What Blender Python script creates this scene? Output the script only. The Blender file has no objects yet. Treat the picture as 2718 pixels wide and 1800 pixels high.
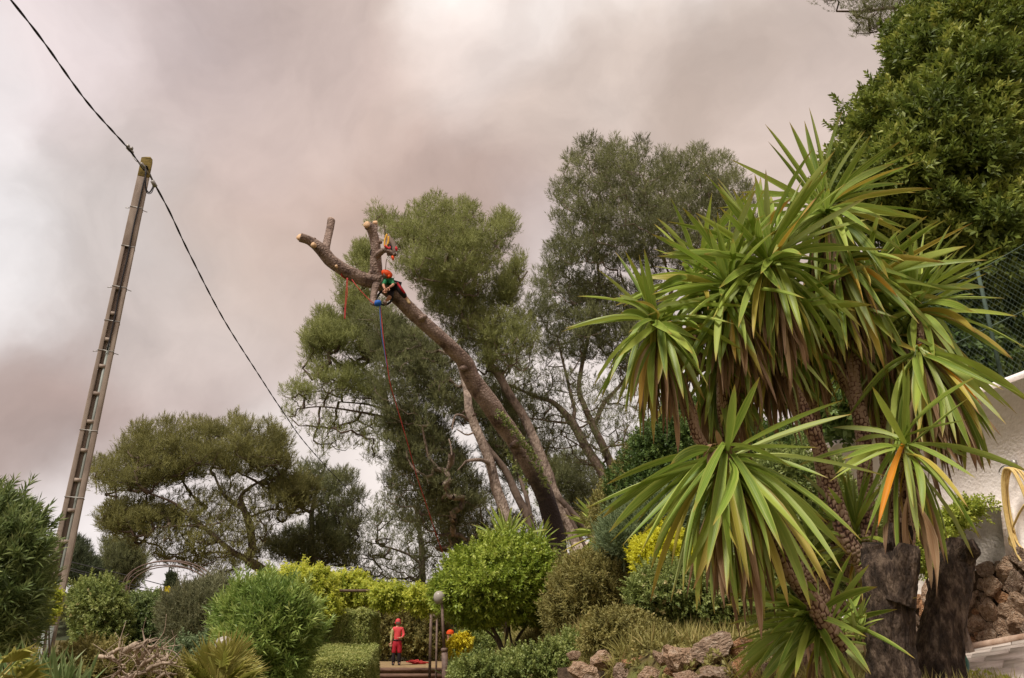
import bpy, math
import numpy as np
from mathutils import Vector, Matrix
from math import radians as R

S = bpy.context.scene
COL = S.collection
rng = np.random.default_rng(7)

# ------------------------------------------------------------------ camera
F = 2094.0; PITCH = R(20.4); EYE = np.array([0, 0, 1.5])
cam_d = bpy.data.cameras.new('camera'); cam = bpy.data.objects.new('camera', cam_d); COL.objects.link(cam)
cam_d.sensor_width = 36; cam_d.lens = 36 * F / 2718; cam_d.clip_start = 0.05; cam_d.clip_end = 3000
cam.location = EYE; cam.rotation_euler = (math.pi / 2 + PITCH, 0, 0)
S.camera = cam

# ------------------------------------------------------------------ world, sun, exposure
SUN_EL, SUN_AZ = R(58), R(215)        # azimuth clockwise from +Y
w = bpy.data.worlds.new('World'); S.world = w; w.use_nodes = True
def at(px, py, Y):
    """world point seen at photo pixel (px, py) and standing Y metres ahead"""
    u = (px - 1359) / F; v = (900 - py) / F
    d = np.array([u, math.cos(PITCH) - math.sin(PITCH) * v, math.sin(PITCH) + math.cos(PITCH) * v])
    return EYE + d * (Y / d[1])
def pxdir(px, py):
    d = at(px, py, 1.0) - EYE
    return d / np.linalg.norm(d)
def build_sky():
    nt = w.node_tree; N = nt.nodes; Lk = nt.links
    N.clear()
    out = N.new('ShaderNodeOutputWorld'); bg = N.new('ShaderNodeBackground'); bg.inputs[1].default_value = 0.05
    Lk.new(bg.outputs[0], out.inputs[0])
    tc = N.new('ShaderNodeTexCoord')
    sky = N.new('ShaderNodeTexSky'); sky.sky_type = 'NISHITA'; sky.sun_disc = False
    sky.sun_elevation = SUN_EL; sky.sun_rotation = SUN_AZ; sky.dust_density = 3
    # wobble the direction so that the cloud banks get ragged edges
    nz = N.new('ShaderNodeTexNoise'); nz.inputs['Scale'].default_value = 2.6; nz.inputs['Detail'].default_value = 6; nz.inputs['Roughness'].default_value = .5
    Lk.new(tc.outputs['Generated'], nz.inputs['Vector'])
    sub = N.new('ShaderNodeVectorMath'); sub.operation = 'SUBTRACT'; sub.inputs[1].default_value = (.5, .5, .5)
    Lk.new(nz.outputs['Color'], sub.inputs[0])
    mad = N.new('ShaderNodeVectorMath'); mad.operation = 'MULTIPLY_ADD'; mad.inputs[1].default_value = (.42, .42, .42)
    Lk.new(sub.outputs[0], mad.inputs[0]); Lk.new(tc.outputs['Generated'], mad.inputs[2])
    nrm = N.new('ShaderNodeVectorMath'); nrm.operation = 'NORMALIZE'; Lk.new(mad.outputs[0], nrm.inputs[0])
    def lin(c): return [((x / 255 + .055) / 1.055) ** 2.4 for x in c]
    base = lin((197, 180, 174))
    cur = N.new('ShaderNodeRGB'); cur.outputs[0].default_value = (*base, 1); cur = cur.outputs[0]
    banks = [  # direction through the photo, angular radius, colour, strength
        ((-600, 1000), 24, (222, 214, 212), .6),
        ((60, 860), 14, (252, 246, 244), 1.0),
        ((30, 250), 11, (232, 226, 226), .8),
        ((330, 330), 5, (196, 186, 186), .6),
        ((330, 120), 9, (206, 190, 188), .7),
        ((420, 950), 9, (226, 214, 210), .7),
        ((60, 1150), 7, (168, 144, 134), .9),
        ((500, 1040), 8, (176, 152, 143), .7),
        ((260, 1290), 6, (170, 152, 145), .7),
        ((480, 1560), 10, (235, 226, 224), .9),
        ((1050, 1250), 9, (232, 222, 216), .8),
        ((560, 620), 10, (212, 198, 190), .7),
        ((900, 560), 9, (186, 166, 154), .8),
        ((1150, 420), 10, (192, 166, 152), .9),
        ((900, 130), 9, (198, 180, 168), .8),
        ((1520, 10), 11, (252, 244, 238), 1.0),
        ((1800, 30), 8, (236, 224, 216), .8),
        ((1250, 300), 8, (194, 172, 162), .6),
        ((700, 200), 9, (192, 172, 166), .6),
        ((1700, 330), 8, (202, 180, 166), .7),
        ((2150, 330), 9, (196, 176, 162), .8),
        ((1550, 1350), 14, (232, 222, 216), .9),
        ((2300, 200), 8, (208, 190, 180), .8)]
    for (pp, rad, c, s) in banks:
        d = pxdir(*pp)
        dot = N.new('ShaderNodeVectorMath'); dot.operation = 'DOT_PRODUCT'; dot.inputs[1].default_value = tuple(d)
        Lk.new(nrm.outputs[0], dot.inputs[0])
        mr = N.new('ShaderNodeMapRange'); mr.interpolation_type = 'SMOOTHERSTEP'
        mr.inputs['From Min'].default_value = math.cos(R(rad * 1.35)); mr.inputs['From Max'].default_value = 1
        mr.inputs['To Max'].default_value = s
        Lk.new(dot.outputs['Value'], mr.inputs['Value'])
        mx = N.new('ShaderNodeMix'); mx.data_type = 'RGBA'; mx.inputs[7].default_value = (*lin(c), 1)
        Lk.new(mr.outputs[0], mx.inputs[0]); Lk.new(cur, mx.inputs[6]); cur = mx.outputs[2]
    n2 = N.new('ShaderNodeTexNoise'); n2.inputs['Scale'].default_value = 4.2; n2.inputs['Detail'].default_value = 9; n2.inputs['Roughness'].default_value = .55
    Lk.new(nrm.outputs[0], n2.inputs['Vector'])
    m2 = N.new('ShaderNodeMapRange'); m2.inputs['From Min'].default_value = .3; m2.inputs['From Max'].default_value = .7
    m2.inputs['To Min'].default_value = .76 * 9.6; m2.inputs['To Max'].default_value = 1.2 * 9.6
    Lk.new(n2.outputs[0], m2.inputs['Value'])
    sc = N.new('ShaderNodeVectorMath'); sc.operation = 'SCALE'; Lk.new(cur, sc.inputs[0]); Lk.new(m2.outputs[0], sc.inputs['Scale'])
    mx = N.new('ShaderNodeMix'); mx.data_type = 'RGBA'; mx.inputs[0].default_value = .94
    Lk.new(sky.outputs[0], mx.inputs[6]); Lk.new(sc.outputs[0], mx.inputs[7]); Lk.new(mx.outputs[2], bg.inputs[0])
build_sky()
sun_d = bpy.data.lights.new('sun', 'SUN'); sun = bpy.data.objects.new('sun', sun_d); COL.objects.link(sun)
sun_d.energy = 1.5; sun_d.angle = R(13); sun_d.color = (1, .95, .88)
sv = Vector((math.sin(SUN_AZ) * math.cos(SUN_EL), math.cos(SUN_AZ) * math.cos(SUN_EL), math.sin(SUN_EL)))
sun.rotation_euler = sv.to_track_quat('Z', 'Y').to_euler()
S.view_settings.view_transform = 'Standard'; S.view_settings.look = 'None'
S.view_settings.exposure = 1.3; S.view_settings.gamma = 1; S.view_settings.use_curve_mapping = False
S.render.engine = 'CYCLES'
S.cycles.max_bounces = 6; S.cycles.diffuse_bounces = 3; S.cycles.transmission_bounces = 4; S.cycles.use_denoising = True

# ------------------------------------------------------------------ materials
def lin(c): return tuple(((x / 255 + .055) / 1.055) ** 2.4 if x > 10 else x / 3294 for x in c)
def newmat(name):
    m = bpy.data.materials.new(name); m.use_nodes = True
    nt = m.node_tree; b = nt.nodes['Principled BSDF']
    return m, nt, b
def ramp(nt, fac, stops):
    r = nt.nodes.new('ShaderNodeValToRGB'); e = r.color_ramp.elements
    while len(e) < len(stops): e.new(.5)
    for el, (p, c) in zip(e, stops): el.position = p; el.color = (*c, 1)
    nt.links.new(fac, r.inputs[0]); return r.outputs[0]
def leafmat(name, cols, trans=.3, rough=.5, spec=.35, gain=1.0):
    """foliage: colour picked leaf by leaf from the attribute v, with light passing through"""
    m, nt, b = newmat(name)
    a = nt.nodes.new('ShaderNodeAttribute'); a.attribute_name = 'v'
    n = len(cols)
    def tune(k):
        r_, g_, b_ = lin(k); q = (1, 1, 1) if 'blossom' in name else (1.2, 1.24, 1.25) if 'pine' in name else (1.42, 1.24, 1.38); return tuple(min(.85, c_ * k_ * gain) for c_, k_ in zip((r_, g_, b_), q))
    c = ramp(nt, a.outputs['Fac'], [(i / (n - 1), tune(k)) for i, k in enumerate(cols)])
    nt.links.new(c, b.inputs['Base Color']); b.inputs['Roughness'].default_value = rough; b.inputs['Specular IOR Level'].default_value = spec
    t = nt.nodes.new('ShaderNodeBsdfTranslucent'); nt.links.new(c, t.inputs[0])
    mx = nt.nodes.new('ShaderNodeMixShader'); mx.inputs[0].default_value = trans
    nt.links.new(b.outputs[0], mx.inputs[1]); nt.links.new(t.outputs[0], mx.inputs[2])
    nt.links.new(mx.outputs[0], nt.nodes['Material Output'].inputs[0]); return m
def surf(name, c1, c2, scale=8, rough=.8, bump=.4, c3=None, detail=8, stretch=(1, 1, 1), bscale=None, metal=0, dist=.02, spec=.3):
    m, nt, b = newmat(name); N = nt.nodes; L = nt.links
    tc = N.new('ShaderNodeTexCoord'); mp = N.new('ShaderNodeMapping'); mp.inputs['Scale'].default_value = stretch
    L.new(tc.outputs['Object'], mp.inputs[0])
    nz = N.new('ShaderNodeTexNoise'); nz.inputs['Scale'].default_value = scale; nz.inputs['Detail'].default_value = detail; nz.inputs['Roughness'].default_value = .62
    L.new(mp.outputs[0], nz.inputs['Vector'])
    st = [(.34, lin(c1)), (.62, lin(c2))] if c3 is None else [(.3, lin(c1)), (.5, lin(c2)), (.68, lin(c3))]
    L.new(ramp(nt, nz.outputs[0], st), b.inputs['Base Color'])
    b.inputs['Roughness'].default_value = rough; b.inputs['Metallic'].default_value = metal; b.inputs['Specular IOR Level'].default_value = spec
    if bump:
        n2 = N.new('ShaderNodeTexNoise'); n2.inputs['Scale'].default_value = bscale or scale * 3; n2.inputs['Detail'].default_value = 8
        L.new(mp.outputs[0], n2.inputs['Vector'])
        bp = N.new('ShaderNodeBump'); bp.inputs['Strength'].default_value = bump; bp.inputs['Distance'].default_value = dist
        L.new(n2.outputs[0], bp.inputs['Height']); L.new(bp.outputs[0], b.inputs['Normal'])
    return m
M = {}
M['needle'] = leafmat('pine_needles', [(92, 94, 58), (128, 130, 78), (154, 156, 98), (176, 178, 118)], .4, .6, .2)
M['needle_dark'] = leafmat('dark_pine_needles', [(74, 74, 54), (102, 103, 70), (128, 129, 86), (156, 157, 108)], .4, .6, .2)
M['needle_olive'] = leafmat('olive_pine_needles', [(88, 84, 54), (116, 112, 68), (142, 138, 84), (166, 160, 102)], .4, .6, .2)
M['cypress'] = leafmat('cypress_leaf', [(44, 56, 38), (66, 80, 52), (86, 98, 62)], .2, .7)
M['laurel'] = leafmat('laurel_leaf', [(60, 76, 32), (88, 108, 44), (122, 140, 58), (176, 184, 90)], .3, .5, .35)
M['oleander'] = leafmat('oleander_leaf', [(72, 98, 42), (106, 136, 62), (142, 168, 84), (176, 194, 112)], .3, .45)
M['oleander_dark'] = leafmat('dark_oleander_leaf', [(66, 84, 46), (94, 116, 64), (126, 146, 84), (158, 172, 112)], .3, .45)
M['vine'] = leafmat('vine_leaf', [(84, 108, 38), (134, 156, 56), (186, 200, 78), (208, 210, 96)], .45, .5)
M['roundbush'] = leafmat('bright_shrub_leaf', [(84, 106, 34), (110, 136, 44), (140, 162, 60), (176, 192, 96)], .25, .42)
M['shrub'] = leafmat('shrub_leaf', [(74, 92, 46), (104, 124, 62), (134, 152, 80), (160, 172, 104)], .3, .5)
M['shrub_grey'] = leafmat('grey_shrub_leaf', [(80, 90, 60), (106, 116, 80), (130, 138, 98), (146, 150, 112)], .25, .6)
M['shrub_olive'] = leafmat('olive_shrub_leaf', [(88, 92, 48), (118, 120, 64), (140, 142, 80), (160, 152, 90)], .3, .6)
M['shrub_blue'] = leafmat('blue_green_shrub_leaf', [(70, 90, 58), (96, 118, 78), (122, 144, 98), (140, 160, 112)], .3, .6)
M['hedge'] = leafmat('hedge_leaf', [(104, 120, 64), (138, 156, 84), (164, 178, 104), (184, 192, 124)], .3, .6)
M['ivy'] = leafmat('ivy_leaf', [(46, 66, 32), (68, 94, 42), (92, 118, 54), (114, 134, 68)], .25, .5)
M['ivy_light'] = leafmat('pale_ivy_leaf', [(110, 134, 48), (146, 166, 64), (176, 190, 84)], .35, .5)
M['yellowbush'] = leafmat('yellow_green_leaf', [(150, 160, 34), (186, 194, 48), (214, 216, 76)], .4, .5)
M['cream'] = leafmat('cream_blossom', [(176, 164, 108), (204, 190, 134), (218, 208, 158)], .3, .6)
M['yellow'] = leafmat('yellow_blossom', [(170, 158, 36), (222, 204, 40), (240, 224, 84)], .1, .6)
M['paleyellow'] = leafmat('pale_yellow_blossom', [(212, 190, 96), (230, 212, 120), (238, 224, 150)], .3, .6)
M['pink'] = leafmat('pink_blossom', [(190, 90, 150), (214, 120, 170), (226, 150, 190)], .3, .6)
M['purple'] = leafmat('purple_blossom', [(130, 30, 120), (160, 50, 140)], .3, .6)
M['grass'] = leafmat('grass_blade', [(92, 96, 50), (122, 126, 64), (150, 150, 86), (168, 156, 104)], .3, .6)
M['iris'] = leafmat('iris_leaf', [(88, 118, 66), (114, 142, 84), (142, 162, 102)], .3, .45)
M['palm'] = leafmat('fan_palm_leaf', [(92, 106, 40), (126, 136, 58), (156, 160, 84), (176, 170, 100)], .25, .4)
M['bark'] = surf('grey_brown_pine_bark', (70, 58, 50), (146, 128, 114), 3.2, .9, 1, (176, 158, 142), stretch=(1, 1, .5), bscale=11, dist=.12, detail=12)
M['bark_dark'] = surf('dark_pine_bark', (56, 46, 40), (104, 88, 76), 3, .9, .9, (122, 106, 94), stretch=(1, 1, .5), bscale=9, dist=.05)
M['twig'] = surf('grey_twig', (80, 68, 60), (124, 108, 96), 6, .9, 0)
M['twig_pale'] = surf('pale_dead_wood', (130, 112, 96), (188, 168, 146), 9, .85, .5)
M['cutwood'] = surf('fresh_cut_wood', (190, 150, 112), (224, 188, 148), 14, .7, .2)
M['stump'] = surf('stump_bark', (32, 26, 22), (70, 57, 47), 26, .95, 1, (122, 104, 88), stretch=(1, 1, .4), bscale=60, dist=.03, detail=12)
M['concrete'] = surf('weathered_concrete', (134, 118, 106), (160, 144, 130), 5, .85, .4, (178, 162, 146), stretch=(1, 1, .35), bscale=40, dist=.004)
M['concrete_moss'] = surf('mossy_concrete', (104, 90, 50), (138, 118, 60), 9, .9, .4)
M['conduit'] = surf('grey_green_conduit', (128, 134, 126), (150, 154, 146), 4, .5, 0)
M['steel'] = surf('galvanised_steel', (130, 126, 120), (176, 172, 164), 12, .45, 0, metal=.6)
M['rust'] = surf('brown_painted_steel', (92, 74, 64), (126, 104, 92), 14, .6, .2)
M['black'] = surf('black_cable_sheath', (26, 24, 26), (44, 40, 42), 8, .5, 0)
M['render'] = surf('white_lime_render', (226, 212, 202), (246, 236, 228), 1.6, .85, .6, (252, 244, 238), bscale=34, dist=.012)
M['render_grey'] = surf('stained_grey_render', (136, 130, 118), (190, 180, 168), 3, .9, .8, (222, 212, 200), bscale=30, dist=.02)
M['stone'] = surf('limestone', (110, 84, 64), (182, 150, 122), 3.2, .95, 1, (208, 184, 160), bscale=9, dist=.06, detail=12)
M['stone_red'] = surf('ochre_limestone', (116, 80, 52), (188, 138, 98), 3, .95, 1, (206, 176, 144), bscale=8, dist=.06, detail=12)
M['stone_grey'] = surf('grey_limestone', (98, 78, 64), (164, 138, 116), 3.6, .95, 1, (196, 176, 156), bscale=9, dist=.06, detail=12)
M['mortar'] = surf('dark_mortar', (58, 46, 36), (92, 76, 60), 12, .95, .8)
M['paving'] = surf('pale_paving', (176, 160, 146), (206, 192, 180), 5, .8, .4, (220, 208, 196), bscale=40, dist=.004)
M['joint'] = surf('paving_joint', (110, 96, 84), (140, 122, 108), 12, .9, .2)
M['kerb'] = surf('terracotta_kerb', (176, 144, 122), (208, 180, 158), 8, .8, .3)
M['soil'] = surf('garden_soil', (58, 48, 30), (96, 84, 48), 2.2, .95, .8, (104, 108, 56), bscale=20, dist=.05)
M['earth'] = surf('trodden_earth', (118, 98, 70), (152, 126, 94), 2.5, .95, .5, (138, 124, 78), bscale=18)
M['timber'] = surf('old_step_timber', (84, 62, 52), (124, 98, 82), 6, .9, .6, stretch=(.3, 1, 1))
M['hose'] = surf('yellow_hose', (206, 174, 104), (226, 198, 132), 30, .45, 0)
M['hose_green'] = surf('green_hose', (24, 74, 62), (36, 96, 80), 30, .45, 0)
M['red_rope'] = surf('red_rope', (150, 44, 44), (206, 70, 64), 60, .7, 0)
M['blue_rope'] = surf('blue_rope', (54, 82, 140), (90, 120, 176), 60, .7, 0)
M['globe'] = surf('frosted_lamp_globe', (150, 142, 130), (174, 166, 154), 3, .3, 0)
M['roof'] = surf('cream_house_wall', (176, 158, 140), (200, 184, 166), 3, .9, .2)
M['wire_post'] = surf('dull_green_post', (58, 74, 62), (78, 94, 80), 9, .7, 0)
M['wire'] = surf('green_coated_wire', (92, 112, 96), (122, 140, 122), 5, .6, 0)
for k, c in dict(orange=(238, 84, 22), red=(214, 50, 60), pinkred=(232, 82, 84), darkred=(176, 34, 48), blackcloth=(34, 28, 32), green=(28, 120, 72), pale_sleeve=(186, 180, 124),
                 skin=(206, 150, 122), blue=(36, 100, 190), yellowstrap=(240, 180, 60), canvas=(140, 122, 108), boot=(46, 40, 42), sole=(196, 168, 120), white=(226, 222, 214), hair=(60, 44, 34)).items():
    M[k] = surf(k + '_finish', tuple(int(x * .86) for x in c), c, 18, .65, .15)

# ------------------------------------------------------------------ object helpers
def tag(o, label, cat, group=None, kind=None):
    o['label'] = label; o['category'] = cat
    if group: o['group'] = group
    if kind: o['kind'] = kind
    return o
def thing(name, label, cat, loc=(0, 0, 0), group=None):
    o = bpy.data.objects.new(name, None); COL.objects.link(o); o.location = tuple(float(x) for x in loc); o.empty_display_size = .2
    return tag(o, label, cat, group)
def link(name, me, m, parent=None, world=True):
    o = bpy.data.objects.new(name, me); COL.objects.link(o)
    if m is not None and not me.materials: me.materials.append(m)
    if parent is not None:
        o.parent = parent
        if world: o.matrix_parent_inverse = Matrix.Translation(-parent.location)
    return o
def mesh_np(name, verts, faces_flat, per_face, attrs=None, smooth=False, uv=None):
    """verts (n,3), faces_flat flat vertex indices, per_face int (all faces alike) or array of counts"""
    me = bpy.data.meshes.new(name); verts = np.asarray(verts, np.float32)
    me.vertices.add(len(verts)); me.vertices.foreach_set('co', verts.ravel())
    faces_flat = np.asarray(faces_flat, np.int32).ravel()
    cnt = np.full(len(faces_flat) // per_face, per_face, np.int32) if isinstance(per_face, int) else np.asarray(per_face, np.int32)
    me.loops.add(len(faces_flat)); me.loops.foreach_set('vertex_index', faces_flat)
    me.polygons.add(len(cnt)); st = np.zeros(len(cnt), np.int32); st[1:] = np.cumsum(cnt)[:-1]
    me.polygons.foreach_set('loop_start', st)
    if smooth: me.polygons.foreach_set('use_smooth', np.ones(len(cnt), bool))
    for k, a in (attrs or {}).items():
        at_ = me.attributes.new(k, 'FLOAT', 'POINT'); at_.data.foreach_set('value', np.asarray(a, np.float32))
    if uv is not None:
        u = me.uv_layers.new(name='UVMap'); u.data.foreach_set('uv', np.asarray(uv, np.float32)[faces_flat].ravel())
    me.update(calc_edges=True); me.validate(); return me
class MB:
    """collects shapes, then links them as ONE mesh object"""
    def __init__(s): s.v = []; s.f = []; s.c = []; s.n = 0; s.a = []
    def add(s, v, faces, a=None):
        v = np.asarray(v, float).reshape(-1, 3)
        for f in faces: s.f.extend(int(i) + s.n for i in f); s.c.append(len(f))
        s.v.append(v); s.a.append(np.zeros(len(v)) if a is None else np.asarray(a, float)); s.n += len(v); return s
    def box(s, c, d, rot=None):
        c = np.asarray(c, float); h = np.asarray(d, float) / 2
        v = np.array([[x, y, z] for x in (-1, 1) for y in (-1, 1) for z in (-1, 1)]) * h
        if rot is not None: v = v @ np.asarray(rot).T
        return s.add(v + c, [(0, 1, 3, 2), (4, 6, 7, 5), (0, 4, 5, 1), (2, 3, 7, 6), (0, 2, 6, 4), (1, 5, 7, 3)])
    def tube(s, pts, rad, sides=8, cap=True, disp=None):
        v, f, a = tube_arrays(pts, rad, sides, cap, disp); return s.add(v, f, a)
    def build(s, name, m, parent=None, smooth=True):
        me = mesh_np(name, np.concatenate(s.v), s.f, s.c, {'v': np.concatenate(s.a)}, smooth); return link(name, me, m, parent)
def smooth_path(pts, n=6):
    """Catmull-Rom through the points (any number of columns)"""
    p = np.asarray(pts, float)
    if len(p) < 3: return np.array([p[0] + (p[-1] - p[0]) * t for t in np.linspace(0, 1, n + 1)])
    q = np.vstack([2 * p[0] - p[1], p, 2 * p[-1] - p[-2]]); out = []
    for i in range(1, len(q) - 2):
        for t in np.arange(n) / n:
            a, b, c, d = q[i - 1], q[i], q[i + 1], q[i + 2]
            out.append(.5 * (2 * b + (c - a) * t + (2 * a - 5 * b + 4 * c - d) * t * t + (3 * b - a - 3 * c + d) * t ** 3))
    out.append(p[-1]); return np.array(out)
def tube_arrays(pts, rad, sides=8, cap=True, disp=None):
    pts = np.asarray(pts, float); n = len(pts); rad = np.full(n, rad) if np.isscalar(rad) else np.asarray(rad, float)
    T = np.gradient(pts, axis=0); T /= np.linalg.norm(T, axis=1)[:, None] + 1e-9
    ref = np.array([0, 0, 1.]) if abs(T[0][2]) < .9 else np.array([0, 1., 0])
    N_ = np.zeros((n, 3)); u = np.cross(T[0], ref); u /= np.linalg.norm(u); N_[0] = u
    for i in range(1, n):
        u = u - T[i] * (u @ T[i]); u /= np.linalg.norm(u) + 1e-9; N_[i] = u
    B = np.cross(T, N_); ang = np.arange(sides) * 2 * math.pi / sides
    ln = np.concatenate([[0], np.cumsum(np.linalg.norm(np.diff(pts, axis=0), axis=1))])
    r = np.repeat(rad[:, None], sides, 1)
    if disp is not None: r = r * disp(ln[:, None], ang[None, :])
    v = pts[:, None] + r[..., None] * (np.cos(ang)[None, :, None] * N_[:, None] + np.sin(ang)[None, :, None] * B[:, None])
    i = np.arange(n - 1)[:, None] * sides; j = np.arange(sides)[None]; k = (j + 1) % sides
    f = np.stack([i + j, i + k, i + sides + k, i + sides + j], -1).reshape(-1, 4).tolist()
    a = np.repeat((ln / ln[-1])[:, None], sides, 1).ravel()
    if cap: f += [list(range(sides))[::-1], list(range((n - 1) * sides, n * sides))]
    return v.reshape(-1, 3), f, a
def barkdisp(seed, amp=.07):
    g = np.random.default_rng(seed); ph = g.uniform(0, 6.28, 12)
    def d(l, a):
        o = 1 + amp * (.5 * np.sin(2 * a + l * 1.3 + ph[0]) + .4 * np.sin(3 * a - l * 2.7 + ph[1]) + .35 * np.sin(5 * a + l * 5.1 + ph[2]) + .3 * np.sin(l * 7.7 + ph[3]) * np.sin(2 * a + ph[4]) + .35 * np.sin(7 * a + 9 * l + ph[5]) * np.sin(13 * l + ph[6]))
        return o
    return d
def path_px(pts, n=6):
    """[(px, py, Y, width_px)] -> smooth world points and radii"""
    w3 = [(*at(p[0], p[1], p[2]), .5 * p[3] * np.linalg.norm(at(p[0], p[1], p[2]) - EYE) / F) for p in pts]
    q = smooth_path(w3, n); return q[:, :3], np.maximum(q[:, 3], .004)

# foliage -----------------------------------------------------------------
def unit(a): return a / (np.linalg.norm(a, axis=-1, keepdims=True) + 1e-9)
def shoots(P, D, n, L, W, Sp, ang=(35, 75), v0=None, tri=False, fold=.15, droop=0.0, g=rng):
    """leaves set round short shoots: P, D (m,3) base and direction; returns verts, faces per leaf, v"""
    m = len(P); D = unit(D); ref = unit(g.normal(size=(m, 3))); U = unit(np.cross(D, ref)); V = np.cross(D, U)
    k = np.tile(np.arange(n), m); I = np.repeat(np.arange(m), n); t = (k + g.random(m * n)) / n
    phi = k * 2.4 + g.uniform(0, 6.28, m)[I] + g.normal(0, .3, m * n)
    a = np.radians(ang[1] + (ang[0] - ang[1]) * t + g.normal(0, 8, m * n))
    d = D[I] * np.cos(a)[:, None] + (U[I] * np.cos(phi)[:, None] + V[I] * np.sin(phi)[:, None]) * np.sin(a)[:, None]
    d[:, 2] -= droop; d = unit(d)
    b = P[I] + D[I] * (t * Sp)[:, None]
    l = (L * g.uniform(.7, 1.2, m * n))[:, None]; wd = (W * g.uniform(.75, 1.2, m * n))[:, None]
    s = unit(np.cross(d, D[I] + .35 * g.normal(size=(m * n, 3))))
    if tri: v = np.stack([b - s * wd / 2, b + s * wd / 2, b + d * l], 1)
    else:
        nn = np.cross(s, d)
        v = np.stack([b, b + d * l * .45 + s * wd / 2 + nn * wd * fold, b + d * l - np.array([0, 0, 1.]) * l * .12, b + d * l * .45 - s * wd / 2 + nn * wd * fold], 1)
    v0 = g.random(m) if v0 is None else v0
    vv = np.clip(.62 * v0[I] + .28 * g.random(m * n) + .18 * (t - .3), 0, 1)
    return v, vv
def leaf_object(name, batches, m, parent=None, kind='stuff'):
    k = batches[0][0].shape[1]; v = np.concatenate([b[0] for b in batches]); a = np.concatenate([b[1] for b in batches])
    me = mesh_np(name, v.reshape(-1, 3), np.arange(len(v) * k), k, {'v': np.repeat(a, k)})
    o = link(name, me, m, parent)
    if kind: o['kind'] = kind
    return o
def inpoly(x, y, poly):
    p = np.asarray(poly, float); c = np.zeros(len(x), bool); j = len(p) - 1
    for i in range(len(p)):
        xi, yi, xj, yj = *p[i], *p[j]
        c ^= ((yi > y) != (yj > y)) & (x < (xj - xi) * (y - yi) / (yj - yi + 1e-12) + xi); j = i
    return c
def edgedist(x, y, poly):
    p = np.asarray(poly, float); d = np.full(len(x), 1e9); q = np.stack([x, y], 1)
    for i in range(len(p)):
        a = p[i]; b = p[(i + 1) % len(p)]; ab = b - a; t = np.clip(((q - a) @ ab) / (ab @ ab + 1e-9), 0, 1)
        d = np.minimum(d, np.linalg.norm(q - a - t[:, None] * ab, axis=1))
    return d
def field(C, wl, g):
    k = g.normal(size=(5, 3)); k = unit(k) * 2 * math.pi / wl * g.uniform(.7, 1.6, (5, 1)); ph = g.uniform(0, 6.28, 5)
    return np.sin(C @ k.T + ph).sum(1) / 3.2
def clumps(poly, Y, thick, n, r, g=rng, front=.62, tilt=0.0, rough=1.0, inset=.85, wl=None, voids=.85):
    """clump centres filling the volume whose outline is poly (photo pixels) round the depth Y: rounded towards its rim"""
    p = np.asarray(poly, float); lo = p.min(0); hi = p.max(0); mpp = Y / F; xs = []; ys = []
    n0 = n; n = int(n * 3.2)
    while len(xs) < n:
        x = g.uniform(lo[0], hi[0], n); y = g.uniform(lo[1], hi[1], n); ok = inpoly(x, y, p)
        ok &= edgedist(x, y, p) > r / mpp * inset * g.uniform(.5, 1.1, n)
        if not ok.any(): r *= .8
        xs += list(x[ok]); ys += list(y[ok])
    x = np.array(xs[:n]); y = np.array(ys[:n]); e = edgedist(x, y, p) * mpp
    h = thick * np.sqrt(1 - np.clip(1 - e / (thick * .8 + 1e-6), 0, 1) ** 2) + .05
    sgn = np.where(g.random(n) < front, -1, 1); u = g.random(n) ** .5
    YY = Y + sgn * u * h + tilt * (y - p[:, 1].mean()) * mpp
    C = np.array([at(a, b, c) for a, b, c in zip(x, y, YY)]); nf = field(C, wl or max(r, .3) * 7, g); ok = (e > r * 1.5 * rough * (nf + .1)) & (nf < voids); C = C[ok] if ok.sum() > n0 * .5 else C; n = len(C); n0 = min(n0, n); keep = []; dm = np.full(n, 1e9)
    k = 0
    for _ in range(n0):                       # spread them evenly
        keep.append(k); dm = np.minimum(dm, np.linalg.norm(C - C[k], axis=1)); k = int(np.argmax(dm * (.6 + .4 * g.random(n))))
    C = C[keep]; return C, r * g.uniform(.55, 1.45, n0)
def dress(C, r, per, n, L, W, Sp, up=.5, squash=.8, ang=(35, 75), tri=False, g=rng, droop=0., shell=.55, low=.25, hue=.6, spr=.035):
    """leafy shoots on clumps: C centres, r radii, per shoots on a clump of radius 1 m scaled with r^2"""
    cnt = np.maximum(2, (per * np.ones(len(C)) * (r / r.mean()) ** 2)).astype(int); I = np.repeat(np.arange(len(C)), cnt); m = len(I)
    d = unit(g.normal(size=(m, 3)))
    flip = (d[:, 2] < 0) & (g.random(m) > low); d[flip, 2] *= -1
    rad = (shell + (1 - shell) * g.random(m) ** .6) * r[I]
    P = C[I] + d * rad[:, None] * np.array([1, 1, squash])
    D = unit(d * (1 - up) + np.array([0, 0, up]) + .25 * g.normal(size=(m, 3)))
    nl = int(m * spr); J = g.integers(0, m, nl); J = J[D[J][:, 2] > .15]; ll = r[I[J]] * g.uniform(.25, .95, len(J)) ** 1.3; SD = unit(D[J] + [0, 0, .35])
    for t in (.25, .5, .75, 1.): P = np.vstack([P, P[J] + SD * (ll * t)[:, None]]); D = np.vstack([D, SD]); I = np.concatenate([I, I[J]])
    m = len(P); cv = g.random(len(C))
    v0 = np.clip(hue * cv[I] + (1 - hue) * g.random(m), 0, 1)
    return shoots(P, D, n, L, W, Sp, ang, v0, tri, droop=droop, g=g)

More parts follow.
